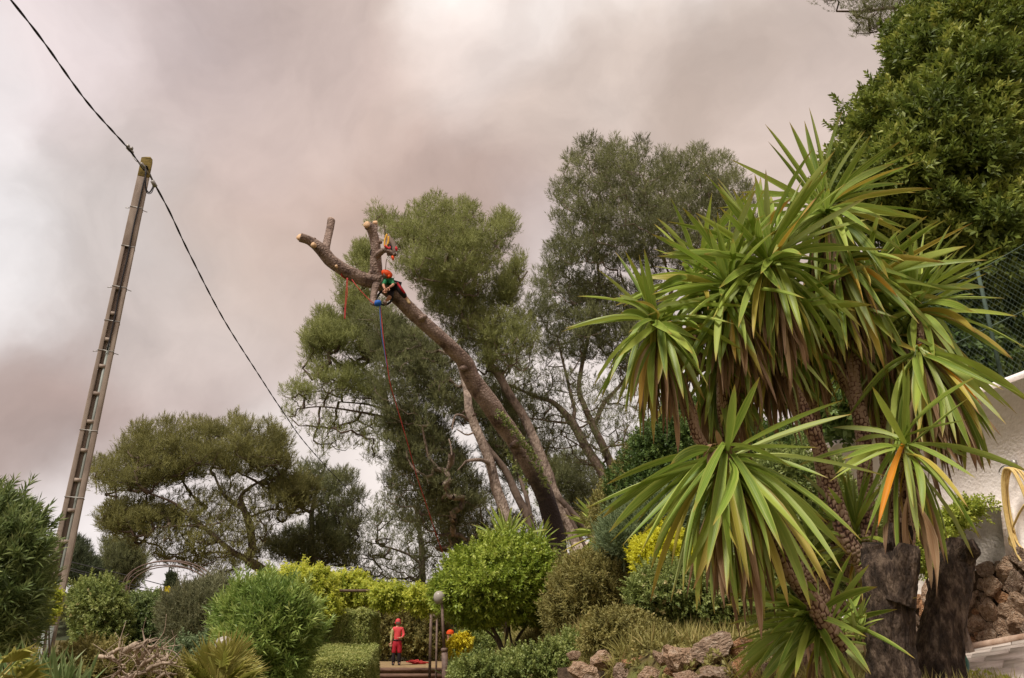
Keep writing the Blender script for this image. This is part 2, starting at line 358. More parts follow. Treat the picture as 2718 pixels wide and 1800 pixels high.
def grow_branches(mk, roots, rootr, C, r0=.02, sides=5, g=rng, kmax=.25, sag=.12):
    """joins every clump to the nearest wood, nearest clumps first, so that limbs fork as they reach outwards"""
    nodes = [tuple(p) for p in roots]; par = [-1] * len(nodes); order = np.argsort([min(np.linalg.norm(np.array(roots) - c, axis=1)) for c in C])
    A = np.array(nodes)
    paths = []
    for ci in order:
        c = C[ci]; d = np.linalg.norm(A - c, axis=1); dz = A[:, 2] - c[2]
        d = d + np.maximum(dz, 0) * .8; j = int(np.argmin(d)); a = A[j]; L = np.linalg.norm(c - a)
        k = max(2, int(L / .5)); prev = j; newp = []
        off = g.normal(0, .07 * L, 3); off[2] -= sag * L * .5
        for t in np.linspace(0, 1, k + 1)[1:]:
            q = a + (c - a) * t + off * math.sin(math.pi * t) + g.normal(0, .02 * L, 3) * (t < 1); nodes.append(tuple(q)); par.append(prev); prev = len(nodes) - 1; newp.append(q)
        A = np.vstack([A, newp]); paths.append((j, list(range(len(nodes) - k, len(nodes)))))
    load = np.zeros(len(nodes))
    for _, ids in paths: load[ids[-1]] += 1
    for i in range(len(nodes) - 1, -1, -1):
        if par[i] >= 0: load[par[i]] += load[i]
    comp = {}; bins = {}
    for j, ids in paths:
        root = comp.get(j, j)
        for i in ids: comp[i] = root
        mb = bins.setdefault(root, MB())
        pts = [A[j]] + [A[i] for i in ids]
        ra = [min(kmax, r0 * max(load[i], 1) ** .45) for i in ids]; ra = [ra[0]] + ra; ra[-1] *= .5
        mb.tube(pts, ra, sides, cap=False)
    for mb in bins.values(): mk(mb)
def terrain(x, y):
    x = np.asarray(x, float); y = np.asarray(y, float)
    left = np.interp(y, [-20, 3, 15, 26, 32.1, 32.7, 60, 400], [0, 0, 0, -.32, -.32, .2, .2, 0])
    right = np.interp(y, [-20, 2, 3.6, 4, 6, 9, 14, 27, 40, 90, 400], [0, 0, .3, 1.12, 1.2, 1.35, 1.7, 3.3, 3.6, 3, 0])
    x0 = np.interp(y, [0, 5, 9, 16, 27, 36, 60], [1.4, 1.15, .1, -1.6, -2.2, -2.6, -3]); wd = np.interp(y, [0, 8, 16, 40], [.5, .9, 3.2, 5.5])
    t = np.clip((x - x0) / wd, 0, 1); t = t * t * (3 - 2 * t)
    return left * (1 - t) + right * t + .05 * np.sin(x * 1.7 + y * .9) * np.sin(y * 1.3 - x * .6) * np.clip((y - 10) / 20, 0, 1)
def ground(x, y): return np.array([x, y, float(terrain(x, y))])

# ================================================================== SETTING
def axis(near, far, k):
    a = np.sign(np.linspace(-1, 1, k)) * np.abs(np.linspace(-1, 1, k)) ** 3.2; return a * far
gx = np.unique(np.concatenate([axis(0, 500, 90), np.linspace(-12, 12, 120)])); gy = np.unique(np.concatenate([np.linspace(-60, 0, 14), np.linspace(0, 50, 170), np.geomspace(50, 900, 30)]))
X, Yg = np.meshgrid(gx, gy); Z = terrain(X, Yg); nx, ny = len(gx), len(gy)
i = np.arange(ny - 1)[:, None] * nx; j = np.arange(nx - 1)[None]
q = np.stack([i + j, i + j + 1, i + nx + j + 1, i + nx + j], -1).reshape(-1)
g_ = link('ground', mesh_np('ground', np.stack([X, Yg, Z], -1).reshape(-1, 3), q, 4, smooth=True), M['soil']); g_['kind'] = 'structure'
# hill on the horizon
g2 = np.random.default_rng(3); xs = np.linspace(-260, 200, 140); prof = 3.2 + 1.6 * np.sin(xs * .021 + 1) + .9 * np.sin(xs * .06) + .5 * g2.normal(size=140)
hv = []; hf = []
for r, (yy, s) in enumerate([(150, -.4), (165, .6), (185, 1), (230, .9), (300, -.4)]):
    for x, p in zip(xs, prof): hv.append((x, yy, p * s * 1.3 + (1.4 if s > 0 else 0)))
for r in range(4):
    for k in range(139): a = r * 140 + k; hf += [a, a + 1, a + 141, a + 140]
hill = link('hill', mesh_np('hill', hv, hf, 4, smooth=True), surf('wooded_hillside', (58, 64, 44), (92, 96, 64), .12, .95, 1, bscale=.5)); hill['kind'] = 'structure'
C = np.array([(x, y, z) for x, y, z in zip(g2.uniform(-90, 60, 420), g2.uniform(155, 200, 420), np.zeros(420))]); C[:, 2] = np.interp(C[:, 0], xs, prof) * 1.3 + 1.6
ob = leaf_object('distant_wood', [dress(C, np.full(420, 2.3), 55, 5, 1.3, .6, .8, .3, low=.1, g=g2)], M['needle_dark']); ob['kind'] = 'stuff'; ob['label'] = 'low dark wood covering the far hill under the sky'; ob['category'] = 'wood'

# --- terrace, path and timber steps up to it
tz = .22
mb = MB(); mb.add([(-6.2, 32.2, tz + .02), (-2.2, 32.2, tz + .02), (-2.0, 40, tz + .06), (-7, 40, tz + .06), (-6.2, 32.2, -.4), (-2.2, 32.2, -.4)], [(0, 1, 2, 3), (4, 5, 1, 0)])
o = mb.build('terrace', M['earth'], smooth=False); o['kind'] = 'structure'
mb = MB(); mb.add([(-6, 24, -.25), (-2.1, 24, -.25), (-2.1, 32.3, -.27), (-6, 32.3, -.27)], [(0, 1, 2, 3)]); o = mb.build('path', M['earth'], smooth=False); o['kind'] = 'structure'
stp = thing('garden_steps', 'timber edged earth steps rising to the terrace beside the clipped hedge', 'steps', (-4, 30, 0))
for k, (yy, zt, x0, x1) in enumerate([(32.15, tz + .03, -5.9, -2.35), (31.35, tz - .14, -5.7, -2.1), (30.55, tz - .27, -5.6, -2.0), (29.9, tz - .30, -5.5, -3.3)]):
    mb = MB(); mb.box(((x0 + x1) / 2, yy, zt - .06), (x1 - x0, .16, .13), rot=Matrix.Rotation(R(.5 * (-1) ** k), 3, 'Z')); mb.build('timber', M['timber'], stp, False)
    mb = MB(); mb.box(((x0 + x1) / 2 - .05, yy + .46, zt - .29), (x1 - x0 + .3, .74, .5)); mb.build('tread', M['earth'], stp, False)

# --- the right hand bank: white wall, rubble base, kerb, paving, fence
wa = at(2229, 1176, 9.3); wb = at(2718, 1003, 6.55)           # both at the wall's top
wdir = (wb - wa)[:2] / np.linalg.norm((wb - wa)[:2]); wn = np.array([wdir[1], -wdir[0]]);
if wn[1] > 0: wn = -wn                                            # towards the camera
def onwall(px, py, off=0.0):
    """point where the sight line of a photo pixel meets the wall's face (off metres in front of it)"""
    d = pxdir(px, py); p0 = wa[:2] + wn * off; t = ((p0 - EYE[:2]) @ wn) / (d[:2] @ wn); return EYE + d * t
WL = thing('white_wall', 'tall white rendered garden wall rising to the right behind the yuccas', 'wall', (*onwall(2500, 1600)[:2], 1.0))
def slabwall(name, outline, thick, off, m, parent, seg=1):
    """outline in photo pixels on the wall's face -> a slab of real thickness"""
    fr = [onwall(a, b, off) for a, b in outline]; n3 = np.array([*wn, 0]); bk = [p - n3 * thick for p in fr]; n = len(fr)
    v = fr + bk; f = [tuple(range(n)), tuple(range(2 * n - 1, n - 1, -1))] + [(k, (k + 1) % n, n + (k + 1) % n, n + k) for k in range(n)]
    mb = MB(); mb.add(v, f); return mb.build(name, m, parent, False)
slabwall('wall_face', [(2130, 1214), (2229, 1178), (2718, 1003), (2980, 880), (2980, 1560), (2718, 1560), (2400, 1640), (2130, 1640)], .25, 0, M['render'], WL)
slabwall('lower_wall', [(2260, 1440), (2400, 1400), (2560, 1352), (2655, 1345), (2672, 1500), (2563, 1560), (2400, 1600), (2260, 1640)], .12, .12, M['render_grey'], WL)
cp = MB(); cp.tube(smooth_path([onwall(2130, 1211, -.1), onwall(2229, 1175, -.1), onwall(2718, 1000, -.1), onwall(2980, 877, -.1)], 4), .05, 6); cp.build('coping', M['render'], WL)
# rubble wall
def rock(name, c, s, m, parent, seed, sub=2, rot=None):
    me = rock_mesh[seed % len(rock_mesh)].get(m.name)
    if me is None:
        me = rock_mesh[seed % len(rock_mesh)]['base'].copy(); me.materials.clear(); me.materials.append(m); rock_mesh[seed % len(rock_mesh)][m.name] = me
    o = bpy.data.objects.new(name, me); COL.objects.link(o); g = np.random.default_rng(seed)
    o.scale = tuple(float(x) for x in s); o.rotation_euler = rot if rot is not None else tuple(g.uniform(-.4, .4, 3))
    o.location = tuple(float(x) for x in c)
    if parent is not None: o.parent = parent; o.matrix_parent_inverse = Matrix.Translation(-parent.location)
    return o
import bmesh
rock_mesh = []
for k in range(9):
    bm = bmesh.new(); bmesh.ops.create_icosphere(bm, subdivisions=3, radius=1); g = np.random.default_rng(50 + k); ph = g.uniform(0, 6, 9); pl = [(unit(g.normal(size=3)), g.uniform(.46, .66)) for _ in range(15)]
    for v in bm.verts:
        p = np.array(v.co)
        for n_, d_ in pl:
            e = p @ n_ - d_
            if e > 0: p = p - n_ * e * .96
        p *= 1 + .08 * math.sin(4 * p[0] + ph[0]) * math.sin(5 * p[1] + ph[1]) + .07 * math.sin(9 * p[2] + ph[2]) * math.sin(7 * p[0] + ph[3]) + .05 * math.sin(13 * p[1] + ph[4]) + .025 * g.normal()
        v.co = p
    me = bpy.data.meshes.new('stone'); bm.to_mesh(me); bm.free(); rock_mesh.append({'base': me})
def scatter_px(poly, rmin, rmax, n, g, tries=6000):
    out = []; p = np.asarray(poly, float); lo, hi = p.min(0), p.max(0)
    for t in range(tries):
        r = rmax - (rmax - rmin) * min(1, t / (tries * .5)) * g.uniform(.7, 1); x, y = g.uniform(lo, hi)
        if inpoly(np.array([x]), np.array([y]), p)[0] and all((x - a) ** 2 + (y - b) ** 2 > (.74 * (r + c)) ** 2 for a, b, c in out): out.append((x, y, r))
        if len(out) >= n: break
    return out
RW = thing('rubble_wall', 'rough rubble stone footing under the white wall beside the paving', 'stone wall', (*onwall(2620, 1700)[:2], 1.2))
rub = [(2400, 1600), (2563, 1524), (2655, 1490), (2718, 1472), (2860, 1440), (2860, 1680), (2718, 1690), (2553, 1722), (2400, 1745)]
slabwall('mortar', rub, .3, .16, M['mortar'], RW)
g = np.random.default_rng(11); wrot = math.atan2(wdir[1], wdir[0])
for k, (x, y, r) in enumerate(scatter_px(rub, 7, 30, 300, g)):
    if y < 1570 and g.random() < .3: r *= .8
    p = onwall(x, y, .16); mpp = np.linalg.norm(p - EYE) / F; big = r * mpp
    rock('stone', p, (big * 1.55, big * .7, big * g.uniform(1.1, 1.35)), M[['stone', 'stone', 'stone_red', 'stone_grey'][g.integers(4)] if y > 1560 else ['stone_grey', 'stone', 'stone_grey'][g.integers(3)]], RW, k, rot=(g.uniform(-.3, .3), g.uniform(-.5, .5), wrot + g.uniform(-.2, .2)))
# kerb + paving that climbs to the right
k1 = onwall(2480, 1742, .36); k2 = onwall(2553, 1724, .36); k3 = onwall(2718, 1694, .36); k4 = onwall(2900, 1664, .36)
KB = MB(); KB.tube(smooth_path([k1, k2, k3, k4], 6), .035, 8); o = KB.build('kerb', M['kerb']); tag(o, 'rounded terracotta kerb between rubble wall and pale paving', 'kerb')
n1 = at(2440, 1812, 5.3); n4 = at(2900, 1880, 3.9); 
PV = thing('paving', 'pale stone paving climbing to the right beside the rubble wall', 'paving', (*(k2[:2]), 1.2)); PV['kind'] = 'structure'; del PV['category']
def bil(u, v): return (k1 * (1 - u) + k4 * u) * (1 - v) + (n1 * (1 - u) + n4 * u) * v
mb = MB(); dn = np.array([0, 0, .012]); mb.add([bil(-.1, -.05) - dn, bil(1.05, -.05) - dn, bil(1.05, 1.1) - dn, bil(-.1, 1.1) - dn], [(0, 3, 2, 1)]); mb.build('bed', M['joint'], PV, False)
rows = [0, .09, .19, .31, .45, .61, .8, 1.05]
for r in range(7):
    us = np.sort(np.concatenate([[-.08, 1.05], np.arange(.02 + .13 * (r % 2), 1, .26) + g.uniform(-.02, .02, len(np.arange(.02 + .13 * (r % 2), 1, .26)))]))
    for a, b in zip(us[:-1], us[1:]):
        e = .004; wv = lambda u: .008 * math.sin(u * 9 + r * 2)
        p = [bil(a + e, rows[r] + .006 + wv(a)), bil(b - e, rows[r] + .006 + wv(b)), bil(b - e, rows[r + 1] - .006 + wv(b)), bil(a + e, rows[r + 1] - .006 + wv(a))]; dz = np.array([0, 0, .02 + .006 * g.random()])
        mb = MB(); mb.add(p + [q - dz - .02 * np.array([0, 0, 1]) for q in p] , [(0, 3, 2, 1), (0, 1, 5, 4), (1, 2, 6, 5), (2, 3, 7, 6), (3, 0, 4, 7)]); 
        mb.v[0][:4] += np.array([0, 0, .006 * g.random()]); mb.build('paving_slab', M['paving'], PV, False)
# fence on the wall
FN = thing('chain_link_fence', 'green chain link fence standing on top of the white wall', 'fence', tuple(onwall(2600, 1050, -.12)))
f0 = onwall(2229, 1176, -.12); f1 = onwall(2980, 880, -.12); Lf = np.linalg.norm((f1 - f0)[:2]); ztop = 1.15; pitch = .058; mb = MB()
fd = np.array([*(f1 - f0)[:2], 0]) / Lf; zb = min(f0[2], f1[2]) - .05
for s in (1, -1):
    for k in range(-int(ztop / pitch) - 1, int(Lf / pitch) + int(ztop / pitch) + 1):
        a = k * pitch; t0, t1 = (a, a + ztop * .9) if s > 0 else (a + ztop * .9, a); z0, z1 = 0, ztop
        # clip to the length
        pts = []
        for t, z in ((t0, z0), (t1, z1)): pts.append((t, z))
        (ta, za), (tb, zb2) = pts
        for lim, lo in ((0, True), (Lf, False)):
            if (ta < lim) == lo and (tb < lim) == lo: ta = None; break
            if ((ta < lim) == lo) != ((tb < lim) == lo):
                u = (lim - ta) / (tb - ta); zz = za + (zb2 - za) * u
                if (ta < lim) == lo: ta, za = lim, zz
                else: tb, zb2 = lim, zz
        if ta is None: continue
        p0 = np.array([*(f0[:2] + fd[:2] * ta), zb + za]); p1 = np.array([*(f0[:2] + fd[:2] * tb), zb + zb2]); mb.tube([p0, p1], .0011, 3, cap=False)
o = mb.build('wire_mesh', M['wire'], FN); o['kind'] = 'stuff'
for t in (0.02, .36, .68, .99): 
    p = f0 + fd * Lf * t; mb = MB(); mb.tube([(p[0], p[1], zb - .1), (p[0], p[1], zb + ztop + .05)], .018, 8); mb.build('post', M['wire_post'], FN)
for z in (.03, ztop * .5, ztop): mb = MB(); mb.tube([(*f0[:2], zb + z), (*f1[:2], zb + z)], .004, 4); mb.build('line_wire', M['wire'], FN)

# hose on its hook
HS = MB(); c = onwall(2690, 1345, .1); g = np.random.default_rng(4); pts = []; e1 = np.array([*wdir, 0]); n3 = np.array([*wn, 0])
mpp = np.linalg.norm(c - EYE) / F; top = onwall(2690, 1245, .1)
for k in range(7):
    ww = (30 + g.uniform(-7, 7)) * mpp; hh = (98 + g.uniform(-14, 16)) * mpp; ox = g.uniform(-4, 8) * mpp; od = .02 + .012 * k
    for t in np.arange(0, 2 * math.pi, math.pi / 9):
        a = t + math.pi / 2; wl = 1 + .28 * (1 - math.sin(a)) * .5
        pts.append(top - np.array([0, 0, hh]) + e1 * (ww * wl * math.cos(a) + ox) + np.array([0, 0, hh * math.sin(a)]) + n3 * od)
pts = pts[:-3]; pts += [onwall(2678, 1430, .14), onwall(2700, 1462, .14), onwall(2722, 1490, .12), onwall(2760, 1500, .1)]
HS.tube(smooth_path(pts, 3), .0095, 6); o = HS.build('garden_hose', M['hose']); tag(o, 'pale yellow garden hose hanging in long loops on the white wall', 'hose')
HK = MB(); HK.tube(smooth_path([onwall(2688, 1225, 0), onwall(2688, 1238, .06), onwall(2665, 1236, .1), onwall(2652, 1252, .1), onwall(2662, 1266, .1)], 6), .006, 6); HK.box(onwall(2690, 1230, .03), (.03, .06, .05)); o = HK.build('hose_hook', M['steel']); tag(o, 'bent wire hook holding the yellow hose on the white wall', 'hook')
GH = MB(); GH.tube(smooth_path([at(2548, 1716, 5.6), at(2556, 1738, 5.2), at(2566, 1760, 5.0), at(2564, 1790, 4.9)], 6), .014, 8); o = GH.build('green_hose', M['hose_green']); tag(o, 'dark green hose end emerging behind the right stump', 'hose')

# --- rock garden wall along the bank, every stone its own piece
RK = thing('rockery_wall', 'low dry wall of rough limestone boulders holding the planted bank', 'rock wall', (1.6, 6, .8))
big = [(1545, 1775, 36, 24, 8.4), (1600, 1752, 34, 24, 8.6), (1650, 1788, 30, 22, 8), (1690, 1760, 26, 20, 8.2), (1735, 1800, 34, 22, 7.4), (1815, 1752, 46, 40, 6.9), (1885, 1728, 58, 36, 6.9), (1960, 1722, 42, 26, 6.9),
       (1822, 1798, 40, 20, 6.4), (1875, 1778, 24, 15, 6.4), (1920, 1800, 52, 26, 6.2), (1985, 1790, 44, 32, 6.1), (2040, 1765, 38, 24, 6.3), (1990, 1748, 22, 14, 6.6), (2075, 1792, 46, 36, 5.8), (2055, 1722, 30, 20, 6.6), (2130, 1768, 40, 30, 5.7),
       (2150, 1800, 40, 22, 5.6), (1565, 1803, 24, 16, 8), (1780, 1778, 16, 12, 6.9), (1945, 1766, 14, 10, 6.4), (1760, 1745, 22, 15, 7.2), (1620, 1722, 20, 12, 9), (2190, 1740, 34, 26, 5.7), (1520, 1738, 18, 12, 8.8), (2100, 1742, 26, 18, 6.2)]
for k, (x, y, a, b, Y) in enumerate(big):
    mpp = Y / F; rock('stone', at(x, y + 4, Y), (a * mpp * 1.4, a * mpp * .95, b * mpp * 1.4), M[['stone', 'stone_red', 'stone_grey', 'stone'][(k * 7) % 4]], RK, 300 + k)
mb = MB(); pts = [at(1480, 1800, 9), at(1650, 1790, 8.7), at(1800, 1775, 7.4), at(1960, 1765, 7.0), at(2100, 1760, 6.4), at(2250, 1760, 6.0)]
v = []; 
for p in pts: v += [(p[0], p[1], p[2] + .1), (p[0], p[1] - .25, p[2] - 1.2)]
mb.add(v, [(2 * k, 2 * k + 1, 2 * k + 3, 2 * k + 2) for k in range(5)]); mb.build('earth_core', M['mortar'], RK)

# --- far house walls glimpsed between the trunks
hs = thing('garden_wall', 'cream wall glimpsed behind the leaning trunks and yuccas', 'wall', (*at(1560, 1470, 30)[:2], 3))
for (x0, x1, y0, y1, Y) in [(1425, 1475, 1455, 1520, 30), (1525, 1600, 1438, 1500, 31)]:
    a = at(x0, y1, Y); b = at(x1, y0, Y); mb = MB(); mb.box(((a[0] + b[0]) / 2, Y + .15, (a[2] + b[2]) / 2), (b[0] - a[0], .3, b[2] - a[2])); mb.build('wall_panel', M['roof'], hs, False)
HR = MB(); HR.tube(smooth_path([at(1440, 1504, 24), at(1520, 1496, 24), at(1600, 1488, 24)], 3), .035, 8); HR.tube([at(1600, 1480, 24), at(1600, 1545, 24)], .035, 6); o = HR.build('pipe_rail', M['conduit']); tag(o, 'thin grey pipe handrail in front of the dark leaning trunk base', 'handrail')

# ================================================================== PINES
def c5(x, y): return 200 + x / 2.851, 1050 + y / 2.851
def c3(x, y): return 700 + x / 2.614, 500 + y / 2.614
def c4(x, y): return 1000 + x / 2.851, 1000 + y / 2.851
def mp(f, l): return [f(*p) for p in l]
def pine(label, Y, trunks, regions, leafm, barkm='bark', seed=0, group=None, root=None, from_t=.3, name='pine_tree', dens=1.0, kid=True):
    """trunks: [[(px, py, dY, width_px)...]...]; regions: [(outline px, dY, half thickness m, clumps, clump radius m, shoots per clump)]"""
    g = np.random.default_rng(100 + seed); b = trunks[0][0]; p0 = at(b[0], b[1], Y + b[2])
    gz = ground(p0[0], p0[1]); T = thing(name, label, 'tree', tuple(gz), group)
    mb = MB(); nodes = []
    for k, tr in enumerate(trunks):
        pts, rad = path_px([(a, b_, Y + c, d) for a, b_, c, d in tr], 8)
        if k == 0:
            pts = np.vstack([[p0[0] + (.25 if gz[2] < p0[2] - 1 else .05), p0[1], gz[2] - .3], pts]); rad = np.concatenate([[rad[0] * 1.2], rad])
        mb.tube(pts, rad, 12 if k == 0 else 8, disp=barkdisp(seed * 10 + k)); s = int(len(pts) * (from_t if k == 0 else .15)); nodes += list(pts[s:])
    mb.build('trunk', M[barkm], T)
    Cs, Rs, batches = [], [], []
    for (poly, dY, th, n, r, per) in regions:
        r *= .62; n = int(n * 2.6); per = per * (.25 if per > 70 else .27); C, r_ = clumps(poly, Y + dY, th, n, r, g, rough=3.0, inset=.1, wl=1.7, voids=.42); Cs.append(C); Rs.append(r_)
        batches.append(dress(C, r_, per * dens, 7, .17 * Y / 35, .023 * Y / 35, .26 * Y / 35, up=.55, squash=.85, ang=(18, 60), tri=True, g=g, shell=.1, low=.5, hue=.75, spr=.03))
    C = np.concatenate(Cs)[::2]; grow_branches(lambda mb: mb.build('limb', M[barkm], T), nodes, None, C, r0=.0155 * (Y / 35), sides=4, g=g, kmax=.13)
    o = leaf_object('crown', batches, M[leafm], T)
    return T
PG = 'umbrella pines behind the garden'
pine('wide umbrella pine with forked dark trunk behind the vine pergola', 38,
     [[(*c5(1545, 1420), 0, 26), (*c5(1400, 1310), 0, 23), (*c5(1310, 1240), 0, 22), (*c5(1340, 1150), .1, 19), (*c5(1310, 950), .2, 19), (*c5(1275, 860), .3, 14), (*c5(1255, 760), .3, 10), (*c5(1330, 690), .3, 7), (*c5(1420, 640), .4, 5)],
      [(*c5(1310, 1240), 0, 17), (*c5(1200, 1190), -.4, 14), (*c5(1100, 1110), -.8, 12), (*c5(1000, 1020), -1, 11), (*c5(850, 900), -1.4, 8), (*c5(740, 810), -1.6, 6), (*c5(560, 740), -1.8, 4)],
      [(*c5(1275, 860), .3, 14), (*c5(1180, 800), .6, 12), (*c5(1110, 730), 1, 8), (*c5(1050, 600), 1.2, 5)],
      [(*c5(1000, 1020), -1, 7), (*c5(860, 985), -1.4, 5), (*c5(600, 1000), -2, 4)],
      [(*c5(1180, 1190), 0, 6), (*c5(1000, 1190), 1, 4), (*c5(820, 1230), 1.6, 3)],
      [(*c5(1320, 920), .3, 6), (*c5(1500, 860), .8, 5), (*c5(1700, 900), 1.2, 4)]],
     [(mp(c5, [(95, 600), (130, 500), (300, 480), (345, 520), (340, 410), (440, 250), (560, 230), (600, 300), (640, 210), (760, 200), (800, 260), (850, 160), (900, 190), (1040, 230), (1120, 210), (1230, 180), (1340, 200), (1380, 270), (1440, 215), (1560, 260), (1640, 400), (1660, 500), (1620, 560), (1500, 640), (1200, 640), (900, 650), (700, 700), (450, 790), (250, 780), (120, 700)]), 0, 3.2, 230, .58, 96),
      (mp(c5, [(150, 870), (300, 800), (500, 850), (700, 880), (900, 950), (700, 1010), (500, 1050), (220, 1060), (160, 960)]), -1, 1.6, 60, .42, 80),
      (mp(c5, [(400, 800), (1100, 700), (1700, 650), (1850, 850), (1500, 1000), (1400, 1350), (1100, 1400), (700, 1300), (400, 1150), (250, 1050)]), .3, 3, 220, .34, 40),
      (mp(c5, [(1450, 620), (1700, 580), (1820, 700), (1780, 860), (1650, 900), (1480, 800)]), .5, 1.6, 50, .45, 60)],
     'needle_olive', 'bark_dark', 1, PG)
pine('pine with feathery upright crown right of the wide umbrella pine', 42,
     [[(*c5(1790, 1420), 0, 20), (*c5(1785, 1200), 0, 17), (*c5(1790, 1000), 0, 14), (*c5(1790, 880), 0, 12), (*c5(1830, 700), 0, 6), (*c5(1860, 600), 0, 4)],
      [(*c5(1790, 890), 0, 9), (*c5(1700, 840), -.3, 6), (*c5(1600, 760), -.8, 4)], [(*c5(1800, 1310), 0, 11), (*c5(1880, 1280), .3, 9), (*c5(1970, 1210), .6, 6), (*c5(2040, 1130), .8, 4)]],
     [(mp(c5, [(1650, 640), (1700, 560), (1760, 520), (1830, 560), (1830, 470), (1900, 560), (2050, 520), (2100, 600), (2160, 750), (2190, 900), (2170, 1100), (2100, 1300), (1950, 1350), (1860, 1000), (1750, 860)]), 0, 2.2, 120, .5, 46),
      (mp(c5, [(1650, 1000), (1850, 950), (2000, 1000), (2050, 1200), (1900, 1300), (1700, 1320), (1500, 1250), (1400, 1150)]), 0, 2.4, 90, .5, 56)],
     'needle_dark', 'bark_dark', 2, PG)
pine('thin see-through pine between the pergola and the leaning trunks', 46,
     [[(1121, 1560, 0, 17), (1120, 1480, 0, 15), (1112, 1400, 0, 10), (1100, 1340, 0, 6)], [(1121, 1500, 0, 8), (1080, 1470, 0, 6), (1020, 1450, 0, 4)]],
     [([(955, 1420), (985, 1330), (1040, 1295), (1100, 1350), (1180, 1380), (1230, 1440), (1180, 1560), (1000, 1570), (900, 1560), (930, 1480)], 0, 2.6, 130, .4, 30)],
     'needle_dark', 'bark_dark', 3, PG)
# middle group
pine('tall pine whose crown rises behind the topped leaning trunk', 33,
     [[(*c4(1540, 1380), 0, 30), (*c4(1480, 1180), 0, 29), (*c4(1400, 1000), 0, 29), (*c4(1330, 850), 0, 28), (*c4(1290, 720), 0, 28), (*c4(1230, 570), 0, 27), (*c4(1170, 430), 0, 25), (*c4(1100, 280), 0, 22), (*c4(1020, 160), 0, 22), (*c4(940, 20), 0, 21), (1300, 960, 0, 20), (1285, 880, 0, 17), (1250, 810, 0, 13), (1230, 740, 0, 9), (1240, 660, 0, 6)],
      [(1250, 815, 0, 10), (1215, 760, -.6, 7), (1180, 700, -1, 5)], [(1255, 810, 0, 8), (1262, 740, .4, 6), (1290, 680, .6, 4)], [(1300, 870, 0, 8), (1350, 800, .4, 5), (1400, 720, .8, 4)]],
     [(mp(c3, [(735, 260), (745, 190), (780, 110), (850, 140), (900, 160), (960, 220), (975, 160), (1000, 130), (1060, 110), (1140, 50), (1240, 60), (1330, 130), (1400, 65), (1490, 150), (1560, 260), (1600, 170), (1660, 165), (1720, 220), (1730, 300), (1700, 380), (1730, 440), (1650, 480), (1600, 640), (1500, 760), (1300, 760), (1100, 700), (960, 620), (880, 560), (940, 420), (800, 330)]), 0, 3, 230, .5, 88),
      (mp(c3, [(1600, 640), (1700, 560), (1760, 460), (1850, 440), (1850, 540), (1780, 650), (1760, 800), (1600, 830)]), .5, 1.4, 40, .42, 70),
      (mp(c3, [(1150, 700), (1500, 760), (1750, 800), (1900, 1000), (1880, 1280), (1600, 1350), (1450, 1250), (1300, 1000), (1120, 850)]), .8, 2.6, 130, .5, 66),
      ([(1070, 740), (1180, 730), (1310, 800), (1340, 900), (1300, 980), (1180, 900)], 1.2, 2, 60, .5, 60), ([(1250, 1010), (1380, 960), (1450, 1040), (1480, 1200), (1450, 1310), (1380, 1310), (1290, 1200)], 5, 2, 110, .5, 60)],
     'needle', 'bark', 4, PG, from_t=.62)
pine('pine with a low spreading crown left of the blue and red rope', 36,
     [[(1226, 1510, 0, 24), (1206, 1420, 0, 22), (1180, 1330, 0, 20), (1115, 1210, 0, 18), (1060, 1130, 0, 16), (*c3(870, 1568), 0, 15), (*c3(840, 1440), 0, 14), (*c3(790, 1350), 0, 12), (*c3(700, 1260), 0, 8), (*c3(600, 1180), 0, 5)],
      [(*c3(860, 1500), 0, 8), (*c3(700, 1420), -.4, 6), (*c3(480, 1330), -1, 4), (*c3(330, 1300), -1.3, 3)], [(1035, 1110, 0, 8), (960, 1095, -.6, 6), (860, 1080, -1, 4), (790, 1085, -1.2, 3)],
      [(*c3(860, 1540), 0, 7), (*c3(720, 1500), .5, 5), (*c3(520, 1480), 1, 3)]],
     [(mp(c3, [(285, 1000), (300, 930), (380, 850), (490, 850), (560, 920), (530, 840), (510, 760), (540, 720), (510, 620), (620, 570), (610, 480), (650, 390), (740, 400), (760, 560), (740, 700), (800, 860), (1000, 960), (1180, 1200), (1000, 1210), (700, 1210), (550, 1170), (300, 1190), (280, 1100)]), 0, 2.4, 190, .5, 110),
      (mp(c3, [(240, 1350), (270, 1200), (420, 1180), (700, 1240), (850, 1350), (860, 1500), (600, 1500), (350, 1480), (120, 1450), (130, 1400)]), -.4, 2, 90, .38, 52),
      ([(760, 1060), (900, 1070), (1010, 1100), (1040, 1200), (1000, 1240), (940, 1190), (860, 1215), (800, 1150), (745, 1090)], .2, 1.8, 70, .34, 26)],
     'needle', 'bark_dark', 5, PG, from_t=.5)
